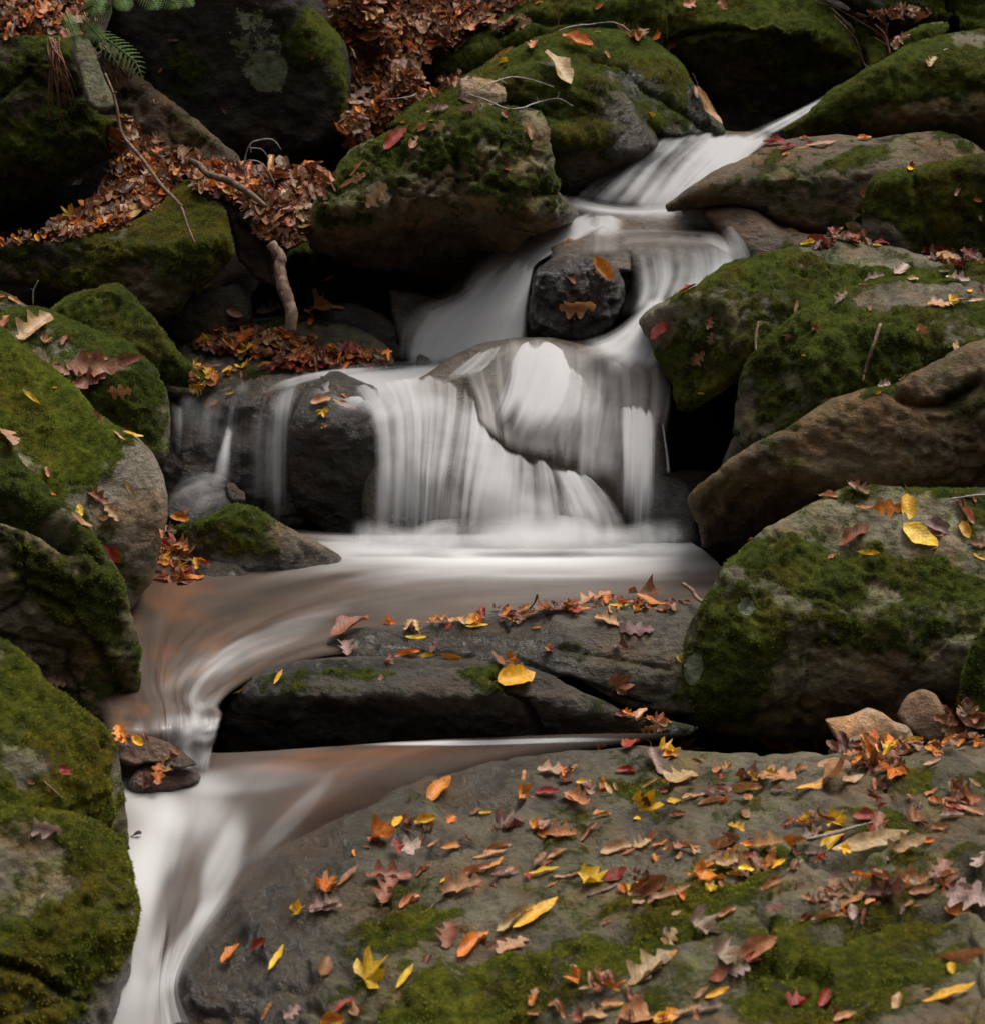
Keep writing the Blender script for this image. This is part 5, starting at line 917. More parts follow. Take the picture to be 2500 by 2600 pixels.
# area: x y length angle kind colour (area units are 900/1885 of a photo pixel)
LD = """
H 665 660 170 50 b o;H 440 825 90 60 b y;H 480 820 110 0 m u;H 600 810 130 10 b y;H 330 895 230 10 m o;H 470 960 190 15 o w;H 630 930 75 35 l s;H 730 945 145 15 l o;H 905 768 85 0 l y;H 1085 675 170 0 m o;H 1240 665 135 5 b r;H 1105 570 70 80 c s;H 1270 560 190 -10 o t;H 1430 608 95 0 b y;H 1310 600 140 0 m u;H 1450 650 110 -70 o m;H 1395 720 170 -30 o s;H 1520 785 110 5 b o;H 1000 850 200 15 m d;H 1160 855 120 20 m o;H 1230 850 130 60 b m;H 1310 890 160 0 o s;H 1450 870 120 50 c u;H 970 955 150 15 c s;H 930 1000 180 15 l s;H 1290 995 120 30 b s;H 1210 1040 110 10 b u;H 1210 1090 190 12 l y;H 960 1040 90 35 l o;H 850 1080 170 20 c s;H 1000 1100 150 5 l d;H 780 1165 230 15 o t;H 690 1120 65 40 l y;H 580 1075 90 40 c u;H 390 1120 240 0 o u;H 390 1200 170 70 o u;H 500 1245 150 35 c s;H 180 1110 140 45 l u;H 50 1180 150 45 m o;H 60 1280 170 10 o m
H 1440 1145 230 15 m y;H 1400 1095 120 20 l u;H 1600 1100 150 25 b r;H 1260 1150 70 30 l o;H 1310 1110 100 5 l t;H 1600 960 180 12 c t;H 1650 985 120 20 l s;H 1790 905 110 45 b s;H 1740 750 260 8 m y;H 1830 940 100 20 l o;H 1655 545 130 -5 c r;H 1800 510 150 -70 o m;H 1780 612 100 30 l s;H 1850 600 90 10 l y;H 1680 418 140 40 b r;H 1850 440 120 0 m y;H 1090 1335 260 28 c t;H 1170 1320 270 35 l y;H 960 1475 200 35 l u;H 710 1430 160 80 o u;H 840 1470 190 40 c o;H 600 1545 90 60 c u;H 1050 1480 170 25 o t;H 480 1640 140 55 l y;H 280 1650 280 40 m y;H 160 1800 120 35 b r;H 100 1870 160 0 c o;H 235 1850 110 60 m u;H 40 1600 140 70 b u;H 1370 1585 45 0 b w;H 1550 1350 50 20 b s;H 1780 1620 230 40 o m;H 1875 1420 100 -80 c w;H 1700 1750 90 20 b u;H 1570 1810 140 15 l y;H 1700 1850 210 10 b s;H 1480 1860 150 0 b t;H 1840 1870 110 20 b y;H 1050 65 210 15 b y;H 1600 90 190 40 m u;H 1575 165 110 10 b r;H 1680 215 120 -20 o s;H 1740 230 110 0 o t;H 1825 240 110 10 b o;H 355 50 45 80 b n;H 1505 388 95 0 m o;H 1860 265 90 0 b y
I 260 605 200 25 o t;I 350 570 45 0 b y;I 165 650 65 0 b u;I 270 410 140 -20 m y;I 190 465 120 5 b o;I 345 435 110 0 l y;I 480 370 210 0 o u;I 770 385 170 -5 m o;I 790 440 290 -18 l y;I 1000 380 80 -10 b u;I 880 385 80 0 b t;I 455 540 110 30 c s;I 610 580 150 -20 m d;I 780 580 190 -5 o s;I 905 540 95 20 b s;I 460 670 170 10 o m;I 600 650 200 10 c s;I 790 650 70 0 b m;I 950 640 160 10 l y;I 440 710 160 12 c t;I 600 690 130 10 l s;I 230 705 80 0 b y;I 320 690 105 10 b s;I 1050 590 220 -5 m s;I 1160 597 150 10 l t;I 1260 540 220 30 m u;I 1280 420 180 80 b o;I 1395 420 110 -50 b y;I 1230 500 90 0 b o;I 1360 540 130 10 b u;I 1600 500 105 20 l t;I 1755 185 180 -70 b y;I 1640 150 110 -80 c u;I 1690 235 170 -40 o t;I 1730 300 180 10 o n;I 1770 380 130 50 b y;I 1835 250 130 10 b y;I 1840 330 110 0 o u
I 1600 665 95 30 b s;I 1630 705 75 -20 b o;I 1770 715 160 0 o s;I 1730 760 140 0 b r;I 1825 765 130 -20 l s;I 1710 792 130 5 b m;I 1650 845 75 0 b s;I 1760 665 140 -40 o u;I 600 778 85 40 b u;I 255 780 90 5 b u;I 940 825 100 -20 c o;I 1080 820 150 10 m y;I 1250 790 150 0 b r;I 1310 850 150 82 o u;I 980 890 140 20 o m;I 860 930 150 15 c o;I 725 950 170 10 o s;I 1080 925 170 45 b y;I 1270 935 420 14 l t;I 1510 820 130 70 m u;I 1470 970 240 30 o t;I 1585 912 65 10 b o;I 270 960 200 5 c s;I 470 955 220 12 c s;I 550 925 150 -30 c n;I 120 895 90 60 b s;I 60 950 110 25 o t;I 410 1030 130 20 l t;I 530 1030 180 10 o t;I 630 1050 200 5 o u;I 745 1010 90 70 b o;I 560 1125 150 0 o m;I 110 1155 230 25 b u;I 230 1200 220 20 l t;I 340 1105 190 -20 m o;I 440 1135 150 10 b o;I 720 1115 220 25 l s;I 745 1160 160 25 l s;I 880 1050 110 35 l t;I 40 1248 80 5 b t
I 1080 1200 190 75 o n;I 1110 1130 110 -60 b m;I 1190 1240 180 30 o s;I 1380 1180 230 20 o n;I 1490 1150 200 10 o s;I 1350 1215 180 0 o d;I 1650 1110 190 78 o n;I 1550 1190 150 10 b u;I 1700 1165 110 -20 b u;I 1040 1325 150 10 c s;I 1190 1302 145 5 c s;I 925 1340 140 25 c u;I 340 1385 270 -15 m m;I 205 1430 120 60 o t;I 510 1295 110 30 c s;I 245 1300 60 20 b t;I 470 1540 200 20 m m;I 680 1490 240 30 b s;I 650 1540 110 10 b r;I 460 1620 120 30 b u;I 560 1600 140 10 o m;I 110 1620 260 40 o t;I 220 1520 60 30 b o;I 1810 1220 210 -10 o w;I 1750 1295 140 -15 b o;I 1870 1030 120 80 o w;I 1740 1515 300 15 l s;I 1710 1600 80 -80 b y;I 1700 1750 290 20 l y;I 1425 1780 95 80 b t;I 1578 1705 32 0 b t;I 880 1800 130 30 m r;I 1020 1752 100 60 b r;I 1140 1860 130 20 b s;I 365 1718 110 40 l t;I 455 1722 140 25 l y;I 430 1812 140 10 b m;I 300 1830 180 15 l t;I 190 1860 160 20 b o;I 60 1830 170 0 o s;I 1090 1820 80 -60 b u
G 1480 45 85 60 l y;G 1275 125 75 25 l y;G 300 65 100 -20 o n;G 245 835 190 -10 o w;G 165 598 45 -20 b t;G 350 540 90 -30 b r;G 1735 1270 170 15 o m;G 1580 1300 140 30 m y;G 1235 1530 120 50 b o;G 1385 1465 110 35 b r;G 1475 1550 130 60 l y;G 1425 1820 90 60 c s;G 1550 1830 90 40 o m;G 1720 1170 150 30 m s;G 230 1210 30 60 b w;G 515 1440 26 80 l w
E 195 1685 210 30 b u;E 375 1645 110 -5 m o;E 165 1780 110 -80 o m;E 535 1720 120 0 l y;E 640 1760 85 60 o m;E 490 1808 140 15 c o;E 600 1805 120 10 l y;E 740 1812 160 -15 l o;E 380 1842 80 -30 m s;E 680 1640 140 0 o s;E 750 1630 65 -10 b y;E 850 1630 110 30 b y;E 860 1660 120 5 l y;E 1000 1622 170 -10 m u;E 1090 1588 150 20 l o;E 1120 1608 150 20 c t;E 1230 1578 140 0 o u;E 1310 1568 100 10 o d;E 1390 1577 150 5 l o;E 1480 1525 160 20 o s;E 1545 1505 90 60 b s;E 1560 1640 160 -20 o s;E 1615 1550 110 0 l y;E 1700 1577 90 10 m o;E 1730 1505 190 -20 m u;E 1790 1540 180 -20 l o;E 1710 1685 190 0 o d;E 1625 1755 90 -20 m d;E 1225 1770 90 -40 m s;E 970 1850 150 -50 l u;E 1020 1835 120 -10 m o;E 1180 1666 50 10 b o;E 1850 1570 90 0 b u
E 60 400 90 20 l y;E 30 462 110 15 b s;E 40 508 75 -80 m y;E 40 590 55 0 m s;E 160 480 140 -20 l t;E 155 430 36 -40 b o
D 165 435 115 -40 l y;D 247 837 65 -75 b s;D 420 1045 75 -85 b y;D 420 1100 130 -35 l s;D 510 970 130 -30 o u;D 590 1050 120 -50 o t;D 548 1075 55 0 b s;D 280 958 35 0 b o;D 590 1268 115 -45 b r;D 690 925 115 -55 l t;D 630 650 85 -40 l t;D 700 645 100 -15 l y;D 530 540 110 -50 l u;D 30 655 150 -50 o t;D 20 50 110 60 o s;D 180 85 190 40 o t;D 240 150 90 30 m t;D 347 138 70 60 b u;D 230 225 120 -40 o w;D 310 295 130 -20 o u;D 650 262 300 12 l u;D 500 290 280 -3 o u;D 505 240 140 0 b u;D 470 358 180 20 o n;D 635 400 140 5 o s;D 1125 468 95 20 b o;D 982 522 42 0 b y;D 1010 450 115 50 l s;D 1200 385 85 10 l y;D 1215 320 50 0 b r;D 1060 368 110 35 o t;D 1060 285 120 10 o u;D 925 478 45 0 b s;D 960 1082 110 -10 b o;D 990 1060 70 60 b u;D 912 1170 110 -70 o u;D 950 1235 110 -40 o u;D 895 1290 100 60 m o;D 1020 1290 90 0 o s;D 930 1352 140 -5 m y;D 960 1405 130 0 m o;D 870 1408 110 0 b r;D 1045 1405 90 5 b o;D 1498 1100 32 0 b r;D 290 385 22 0 b o;D 1345 230 60 50 l y;D 1225 415 60 15 l y
B 430 750 170 45 b r;B 520 770 95 60 b u;B 575 680 95 20 b s;B 660 685 110 55 o t;B 655 592 120 15 o m;B 830 582 100 40 o m;B 1143 700 100 -85 b t;B 1015 900 55 -60 m r;B 1010 620 60 -50 b u;B 235 900 110 50 l s;B 240 945 85 30 o t;B 320 1035 160 50 o t;B 175 968 100 35 l s;B 1278 385 245 -55 b t;B 1395 240 180 -20 b o;B 1550 298 65 -50 b s;B 1500 171 34 0 b t;B 1000 322 60 60 b y;B 985 288 150 35 l s;B 1160 245 90 70 o s;B 1508 35 52 40 b o;B 1192 14 36 10 b y;B 905 140 45 30 b y;B 775 235 100 60 o m;B 1100 130 110 20 o t;B 1640 145 75 -20 o s;B 1785 608 48 0 b y;B 1530 1430 170 -50 b o;B 1360 1490 75 -50 b u;B 1400 1615 190 5 o s;B 615 1688 62 -80 b t;B 1378 1693 26 -60 b t;B 620 635 30 10 b y;B 470 648 28 0 b y;B 1350 1285 60 10 b o;B 570 1140 0 0 b t
C 310 25 85 15 o s;C 490 38 90 -80 b s;C 140 200 95 -30 b o;C 210 240 70 0 o u;C 395 575 250 -58 l s;C 335 500 90 -80 b u;C 108 608 45 0 b y;C 765 765 110 0 b r;C 838 788 85 10 b r;C 925 737 55 0 b o;C 1015 778 165 8 l t;C 1060 712 70 10 l y;C 990 716 55 0 b u;C 828 825 52 20 b o;C 955 765 60 0 b r;C 920 790 70 10 l o;C 1240 742 85 5 b o;C 1310 722 50 0 b o;C 1605 338 80 60 o t;C 1675 263 32 20 l w;C 1827 215 24 0 b s;C 880 1228 95 -3 l y;C 1175 1215 170 70 o t;C 1240 1050 105 30 m s;C 1485 885 70 -10 m r;C 1485 905 60 20 b y;C 1740 1010 90 65 c n;C 1845 1065 48 -10 b o;C 1860 1160 36 -70 b w;C 1000 1288 115 5 b r;C 1020 1315 95 5 c s;C 950 1302 80 10 b y;C 1075 1272 110 0 o n;C 1195 1268 70 0 b r;C 1335 1300 85 -5 b r;C 1310 1310 50 0 b y;C 1660 1345 130 -10 b r;C 1680 1382 110 -20 b s;C 1775 1402 70 -20 o t;C 1570 1345 80 -20 o d;C 1820 1332 70 20 c m;C 1810 1358 70 -30 c m;C 1668 1443 62 0 l t;C 1500 1488 65 5 b t;C 1430 1450 115 35 o w;C 1300 1482 100 15 o m;C 1740 1495 110 -10 o w;C 1235 1520 50 0 b u;C 1120 1585 90 45 o m;C 885 1645 95 82 l t;C 972 1735 65 -5 m u;C 835 1788 50 10 b u;C 180 1750 175 50 b r;C 310 1548 115 25 b r;C 415 1720 75 70 o n;C 430 1800 70 80 o n;C 1700 1605 110 5 m y;C 1640 1622 130 -5 o s;C 1830 1605 95 8 l t;C 1800 1552 42 20 b y;C 1548 1765 95 -70 o s;C 1725 1840 62 75 b t;C 700 1358 28 0 b r;C 1755 1588 40 0 b t;C 470 1632 16 0 b w;C 1875 1390 50 0 b s;C 1740 1400 50 0 b r;C 1265 1640 40 60 b u;C 1865 1550 60 -60 b u
F 360 230 100 50 o u;F 375 410 46 -10 b y;F 925 215 26 0 b o;F 1340 370 75 20 o w;F 1450 340 60 40 l u;F 1315 412 42 25 b y;F 1055 965 95 -5 c s;F 1210 940 110 -30 o n;F 1250 1035 100 -3 l s;F 1365 1028 155 0 o o;F 1470 1045 165 -85 b y;F 1490 1120 85 0 l y;F 1540 1195 200 -35 b y;F 1635 1130 165 -20 b m;F 1610 1165 110 -25 b u;F 1200 1185 200 35 b u;F 1275 1265 108 -3 l y;F 1075 1283 55 30 b s;F 1785 1045 150 -60 c s;F 1790 1152 95 -65 b y;F 1850 1240 130 -10 o u;F 1855 1288 90 -25 l y;F 640 1195 34 30 b u;F 1830 985 32 -70 b o;F 255 1830 42 -55 b y;F 985 985 50 10 b d;F 1615 1238 50 30 c t;F 1210 610 20 0 b o;F 1510 318 22 0 b o
A 105 110 75 -15 b o;A 425 1225 75 20 b y;A 545 1185 100 -20 b s;A 570 1230 60 -40 m s;A 1440 1040 45 60 b y;A 1485 985 100 70 m o;A 1610 1165 100 -60 b r;A 1690 1645 190 5 m u;A 1790 1642 100 -5 l u;A 1655 1720 110 75 l o;A 1250 1665 95 -20 b t;A 1435 1660 140 10 o m;A 1430 1110 190 -45 b t;A 1520 1255 130 -80 o m;A 1385 1205 90 -30 o w;A 1750 1480 90 25 l t;A 75 1602 75 -30 b s;A 10 1580 50 0 b s;A 852 370 32 60 b s;A 830 540 42 -80 b u;A 1195 585 45 -50 b n;A 915 990 120 -40 o m;A 850 890 130 40 o m;A 560 515 26 0 b u;A 405 975 70 25 b n;A 1725 1000 60 10 b o;A 1755 940 40 20 b y;A 920 215 50 0 b d;A 1160 1000 70 0 l w;A 760 1070 70 -30 b s;A 1660 300 36 60 b n;A 450 1548 30 20 b u;A 1585 1075 60 -50 l m;A 1530 1505 50 -50 b u;A 1180 1745 50 0 b t;A 1080 905 90 20 o w
"""
bpy.context.view_layer.update(); DG = bpy.context.evaluated_depsgraph_get()
def cast(x, y, skip_water=True):
    o = Vector((0, 0, CAMZ)); d = Vector(rays(x, y)).normalized(); k = 0
    while k < 8:
        ok, p, n, i, ob, m = SC.ray_cast(DG, o, d)
        if not ok: return None
        if skip_water and ob.name.split('.')[0] in ('waterfall', 'stream_water'): o = p + d * .004; k += 1; continue
        if n.dot(d) > 0: n = -n
        return p, n, ob
    return None
PXM = F
def place(x, y, size_px, ang, kind, n_mix=.75, lift=.1, host=None, stand=0.):
    h = cast(x, y)
    if h is None: return None
    p, n, ob = h
    dist = p.y; L = size_px / F * (p - Vector((0, 0, CAMZ))).length
    n = (n * n_mix + Vector((random.uniform(-.3, .3), random.uniform(-.45, .05), random.uniform(.1, .55))) * (1 - n_mix) * 1.4).normalized()
    # direction along the leaf that shows at the wanted angle in the picture
    c = cam.matrix_world if False else None
    right = Vector((1, 0, 0)); up = Vector((0, math.sin(PITCH), math.cos(PITCH)))
    a = math.radians(ang); dv = right * math.cos(a) + up * math.sin(a)
    view = (p - Vector((0, 0, CAMZ))).normalized()
    t = dv - view * (dv.dot(n) / (view.dot(n) if abs(view.dot(n)) > .12 else -.12))
    if t.length < 1e-6: t = dv
    fs = 1 / max(.05, (t / t.length).dot(dv)) if t.length else 1
    L *= min(1.4, max(1., fs)) * 1.04
    t = (t - n * t.dot(n)).normalized()
    b = n.cross(t)
    M = Matrix((t, b, n)).transposed().to_4x4(); M.translation = p + n * (L * lift)
    return M, L, p, ob
specs = []
for i_, row in enumerate(LD.replace('\n', ';').split(';')):
    q = row.split()
    if len(q) < 7 or float(q[3]) < 20: continue
    ox, oy = ORI[q[0]]; x = ox + float(q[1]) * 900 / 1885; y = oy + float(q[2]) * 900 / 1885
    specs.append((float(q[3]) * 900 / 1885, x, y, float(q[4]), KINDS[q[5]], q[6], random.uniform(0, 1)))
specs.sort(key=lambda s: -s[0])
LEAVES = []; rest = []
LITV = []; LITF = []; LITC = []; LITUV = []
def leaf_color(c, jit=.18):
    b = LCOL[c]; k = random.uniform(1 - jit * 1.3, 1 + jit); return (b[0] * k * random.uniform(.93, 1.07), b[1] * k * random.uniform(.85, 1.15), b[2] * k)
def add_litter(M, L, kind, col, flat=True):
    q = LM[kind, random.randrange(5)][2]; V = q[0]
    R = np.array(M.to_3x3()); W_ = (V * L) @ R.T + np.array(M.translation)
    base = sum(len(v) for v in LITV); LITV.append(W_); LITF.extend([tuple(base + k for k in f) for f in q[1]])
    LITC.append(np.tile([*col, 1.], (len(W_), 1))); LITUV.append(q[2])
for s_ in specs:
    L_, x, y, ang, kd, c, rr = s_
    r = place(x, y, L_ * (.92 if kd == 'maple' else 1.), ang, kd, n_mix=.72 if L_ > 22 else .85, lift=.10 if kd != 'curl' else .03)
    if r is None: continue
    M, L, p, ob = r
    if ob.name.split('.')[0] in ('leaf', 'stem'): continue
    if len(LEAVES) < 300:
        v = random.randrange(5); me, st, _ = LM[kd, v]
        o = bpy.data.objects.new('leaf', me); COL.objects.link(o); M2 = M @ Matrix.Scale(L, 4); o.matrix_world = M2
        sx = random.choice((1, -1)); cc = leaf_color(c, .1); o.color = (*cc, 1)
        if L_ > 30 and (kd == 'maple' or rr < .6):
            so2 = bpy.data.objects.new('stem', st); COL.objects.link(so2); so2.parent = o
        LEAVES.append((o, x, y, L_, ang, kd, c, o_ph.get(ob.name, {'ground': 'the leafy ground', 'leafy_bank': 'the leafy bank', 'pool_water': 'the pool'}.get(ob.name.split('.')[0], 'the bank'))))
    else: add_litter(M, L, kd, leaf_color(c, .1))
# labels: look first, then the rock it lies on, then its rank among look-alikes
def szname(L): return 'tiny' if L < 24 else 'small' if L < 42 else 'medium' if L < 75 else 'large' if L < 110 else 'huge'
def angname(a):
    a = a % 180; return 'lying level' if a < 12 or a > 168 else 'tilted right' if a < 60 else 'pointing up' if a < 120 else 'tilted left'
ONES = ['', 'first', 'second', 'third', 'fourth', 'fifth', 'sixth', 'seventh', 'eighth', 'ninth', 'tenth', 'eleventh', 'twelfth', 'thirteenth', 'fourteenth', 'fifteenth', 'sixteenth', 'seventeenth', 'eighteenth', 'nineteenth', 'twentieth']
fs_ = [lambda t: f"{CNAME[t[6]]} {KNAME[t[5]]} on {t[7]}", lambda t: f"{szname(t[3])} {CNAME[t[6]]} {KNAME[t[5]]} on {t[7]}", lambda t: f"{szname(t[3])} {CNAME[t[6]]} {KNAME[t[5]]} {angname(t[4])} on {t[7]}"]
for t in LEAVES:
    lab = None
    for f in fs_:
        if sum(f(q) == f(t) for q in LEAVES) == 1 and len(f(t).split()) <= 16: lab = f(t); break
    if lab is None:
        for f in fs_[::-1]:
            g = sorted([q for q in LEAVES if f(q) == f(t)], key=lambda q: (q[1], q[2])); j = [q[0] for q in g].index(t[0]) + 1
            rk = 'leftmost' if j == 1 else 'rightmost' if j == len(g) else ONES[j] + ' from left' if j < len(ONES) else f'{ONES[len(g) - j + 1]} from right'
            lab = f(t) + ', ' + rk
            if len(lab.split()) <= 16: break
    t[0]['label'] = lab
for t in LEAVES: t[0]['category'] = 'leaf'; t[0]['group'] = 'fallen autumn leaves'

# leaf litter heaped on the banks: nobody could count it
def inpoly(x, y, poly):
    c = False; n = len(poly)
    for i in range(n):
        (x1, y1), (x2, y2) = poly[i], poly[i - 1]
        if (y1 > y) != (y2 > y) and x < (x2 - x1) * (y - y1) / (y2 - y1) + x1: c = not c
    return c
PAL = 'uuuutttsnnnnnmmwddoos'
LIT = [  # polygon in the photo, count, leaf size px, palette
    ([(300, 305), (345, 330), (400, 380), (450, 405), (560, 425), (600, 470), (540, 500), (470, 450), (430, 490), (400, 525), (330, 565), (250, 590), (180, 600), (110, 608), (160, 570), (250, 520), (285, 450), (290, 370)], 1000, 44, PAL + 'ooyu'),
    ([(-20, 615), (60, 598), (200, 590), (330, 560), (330, 575), (200, 604), (60, 618), (-20, 632)], 160, 26, PAL + 'oy'),
    ([(540, 415), (640, 445), (760, 440), (845, 450), (830, 480), (790, 520), (700, 540), (620, 520), (560, 480)], 340, 46, PAL + 'ooyu'),
    ([(610, 490), (700, 500), (790, 520), (780, 600), (760, 640), (720, 620), (660, 600), (620, 540)], 170, 42, 'nmmutdsw'),
    ([(-20, -20), (180, -20), (250, 40), (200, 90), (100, 88), (-20, 90)], 420, 44, 'nnmutdos'),
    ([(840, -30), (1060, -30), (1180, 20), (1280, 35), (1230, 70), (1140, 110), (1060, 165), (1050, 200), (1000, 260), (950, 320), (900, 380), (880, 350), (890, 250), (890, 160), (870, 80)], 1800, 46, PAL + 'uo'),
    ([(1240, -30), (1420, -30), (1330, 10), (1270, 40)], 160, 36, PAL),
    ([(1040, 200), (1180, 190), (1150, 215), (1060, 260), (1000, 300), (960, 330), (940, 340)], 160, 36, PAL),
    ([(500, 870), (560, 845), (640, 835), (740, 860), (800, 880), (850, 900), (830, 925), (720, 925), (620, 900), (520, 900)], 200, 42, PAL + 'ooyyttss'),
    ([(790, 900), (900, 890), (980, 900), (985, 922), (900, 940), (700, 945), (650, 940)], 110, 36, 'uuornd'),
    ([(640, 860), (720, 850), (800, 870), (760, 900), (680, 890)], 60, 36, PAL),
    ([(460, 925), (520, 930), (640, 935), (700, 950), (600, 970), (500, 985)], 22, 34, 'usoy'),
    ([(400, 1330), (450, 1370), (500, 1400), (520, 1440), (500, 1475), (420, 1470), (400, 1440)], 45, 42, 'uoyursn'),
    ([(2130, 20), (2220, 60), (2290, 75), (2300, 100), (2270, 130), (2220, 80)], 60, 30, 'nnuts'),
    ([(1600, 80), (1630, 90), (1610, 120), (1600, 90)], 6, 34, 'uno'),
    ([(2110, 600), (2210, 595), (2200, 620), (2060, 630)], 34, 34, 'uurnd'),
    ([(2330, 630), (2480, 640), (2490, 680), (2420, 680), (2340, 650)], 26, 34, 'urndm'),
    ([(1560, 1800), (1640, 1800), (1700, 1830), (1680, 1850), (1590, 1830)], 20, 44, 'usto'),
    ([(1800, 1880), (2080, 1880), (2080, 1905), (1900, 1900)], 26, 44, 'unuod'),
    ([(2100, 1890), (2440, 1890), (2490, 1870), (2490, 1905), (2330, 1915), (2180, 1930)], 60, 44, 'unuodyo'),
    ([(2380, 1800), (2500, 1800), (2500, 1890), (2420, 1890)], 34, 55, 'unutm'),
    ([(2150, 1930), (2300, 1910), (2290, 1970), (2170, 1980)], 14, 44, 'uo'),
    ([(1230, 70), (1290, 50), (1370, 20), (1260, 80)], 20, 26, 'utsn'),
    ([(305, 1872), (350, 1866), (440, 1895), (480, 1930), (420, 1935), (330, 1920)], 7, 42, 'ouunty'),
    ([(350, 1962), (400, 1950), (460, 1955), (490, 1975), (420, 1995), (360, 1995)], 5, 46, 'ouunts'),
    ([(2380, 30), (2210, 60), (2150, 30), (2250, 20)], 40, 30, 'nnuts'),
    ([(1350, 1960), (1700, 1930), (2000, 1960), (2100, 2000), (1800, 2040), (1500, 2040)], 20, 34, 'usotnyr'),
    ([(900, 2130), (1200, 2060), (1500, 2120), (1400, 2250), (1000, 2280), (880, 2230)], 20, 34, 'uusotnr'),
    ([(1550, 2230), (1800, 2120), (2150, 2060), (2300, 2080), (2100, 2180), (1850, 2260), (1600, 2300)], 55, 36, 'uusotnyr'),
    ([(1950, 2330), (2150, 2230), (2400, 2200), (2480, 2260), (2250, 2330), (2050, 2360)], 40, 38, 'uunsmo'),
    ([(2150, 1990), (2480, 2000), (2490, 2110), (2250, 2090)], 24, 32, 'uusrn'),
    ([(1300, 2540), (1500, 2480), (1800, 2560), (1750, 2600), (1350, 2600)], 26, 42, 'usotn'),
    ([(980, 1600), (1100, 1570), (1300, 1545), (1560, 1525), (1780, 1530), (1760, 1550), (1500, 1560), (1200, 1585), (1050, 1610)], 70, 28, 'uursotno'),
]
bpy.context.view_layer.update(); DG = bpy.context.evaluated_depsgraph_get()
for poly, cnt, sz, pal in LIT:
    xs = [q[0] for q in poly]; ys = [q[1] for q in poly]; k = 0; tries = 0
    while k < cnt and tries < cnt * 12:
        tries += 1; x = random.uniform(min(xs), max(xs)); y = random.uniform(min(ys), max(ys))
        if not inpoly(x, y, poly): continue
        kd = random.choice(['oak', 'oak', 'beech', 'beech', 'curl', 'curl', 'maple', 'lance'])
        r = place(x, y, sz * random.uniform(.6, 1.25), random.uniform(0, 360), kd, n_mix=.5, lift=random.uniform(.02, .45))
        if r is None: k += 1; continue
        M, L, p, ob = r
        if L > .16: L = .16
        cc = leaf_color(random.choice(pal), .4); cc = (cc[0] * .82, cc[1] * .70, cc[2] * .55) if cnt > 150 else cc; add_litter(M, L, kd, cc); k += 1
LV = np.concatenate(LITV); me = bpy.data.meshes.new('leaf_litter'); me.from_pydata(LV.tolist(), [], LITF)
ca = me.attributes.new('col', 'FLOAT_COLOR', 'POINT'); ca.data.foreach_set('color', np.concatenate(LITC).astype(np.float32).ravel())
ul = me.uv_layers.new(name='UVMap'); li = np.empty(len(me.loops), np.int32); me.loops.foreach_get('vertex_index', li)
ul.data.foreach_set('uv', np.concatenate(LITUV).astype(np.float32)[li].ravel()); me.materials.append(M_LITTER)
lo = bpy.data.objects.new('leaf_litter', me); COL.objects.link(lo)
tag(lo, 'heaped brown and rust autumn leaves covering the earth banks between the rocks', 'leaf litter', kind='stuff')
# ------------------------------------------------------------------ sticks, roots and ferns
def tube(P, R, n=6, wob=0., seed=0):
    """tapering bent tube along world points P with radii R"""
    P = np.asarray(P, float); k = max(8, len(P) * 5); A = np.column_stack([P, np.interp(np.linspace(0, 1, len(P)), np.linspace(0, 1, len(R)), R)]); A = cr(A, k)
    C = A[:, :3]; r = A[:, 3]
    if wob: C = C + np.stack([fbm(C + 5 * q, 9, 3, .5, seed + q) for q in range(3)], 1) * wob
    r = r * (1 + .5 * fbm(C, 26, 3, .6, seed + 9)) if wob else r
    T = np.gradient(C, axis=0); T /= np.linalg.norm(T, axis=1, keepdims=True) + 1e-9
    u = np.cross(T, [.3, .5, .81]); u /= np.linalg.norm(u, axis=1, keepdims=True); v = np.cross(T, u)
    a = np.arange(n) * 2 * math.pi / n
    V = C[:, None] + r[:, None, None] * (np.cos(a)[None, :, None] * u[:, None] + np.sin(a)[None, :, None] * v[:, None])
    V += (RNG.uniform(-.12, .12, V.shape[:2])[..., None]) * r[:, None, None] * (V - C[:, None]) / (r[:, None, None] + 1e-9)
    V = V.reshape(-1, 3); F_ = []
    for i in range(k - 1):
        for j in range(n): F_.append((i * n + j, i * n + (j + 1) % n, (i + 1) * n + (j + 1) % n, (i + 1) * n + j))
    F_.append(tuple(range(n))[::-1]); F_.append(tuple((k - 1) * n + j for j in range(n)))
    return V, F_
def join(L):
    V = []; F_ = []; b = 0
    for v, f in L: V.append(v); F_ += [tuple(b + q for q in g) for g in f]; b += len(v)
    return np.concatenate(V), F_
bpy.context.view_layer.update(); DG = bpy.context.evaluated_depsgraph_get()
def path(ori, pts, off=.012, d=None):
    ox, oy = ORI[ori]; out = []
    for q in pts:
        x, y = ox + q[0] * 900 / 1885, oy + q[1] * 900 / 1885
        if len(q) > 2: out.append(at(x, y, q[2])); continue
        h = cast(x, y)
        p = np.array(h[0]) if h else at(x, y, d)
        if d is not None and abs(p[1] - d) > .35: p = at(x, y, d)
        p = p + (np.array([0, 0, CAMZ]) - p) / np.linalg.norm(p - np.array([0, 0, CAMZ])) * off; out.append(p)
    return np.array(out)
def stick(name, label, cat, ori, pts, R, mat, off=.012, d=None, wob=.006, subs=(), n=6, sub='twig'):
    R = [q * .62 for q in R]; subs = [(a, [q * .62 for q in b]) for a, b in subs]
    V, F_ = tube(path(ori, pts, off, d), R, n, wob, len(pts)); o = link(name, V, F_, mat); tag(o, label, cat)
    for (sp, sr) in subs:
        V, F_ = tube(path(ori, sp, off, d), sr, 5, wob * .5, 3); link(sub, V, F_, mat, parent=o)
    return o
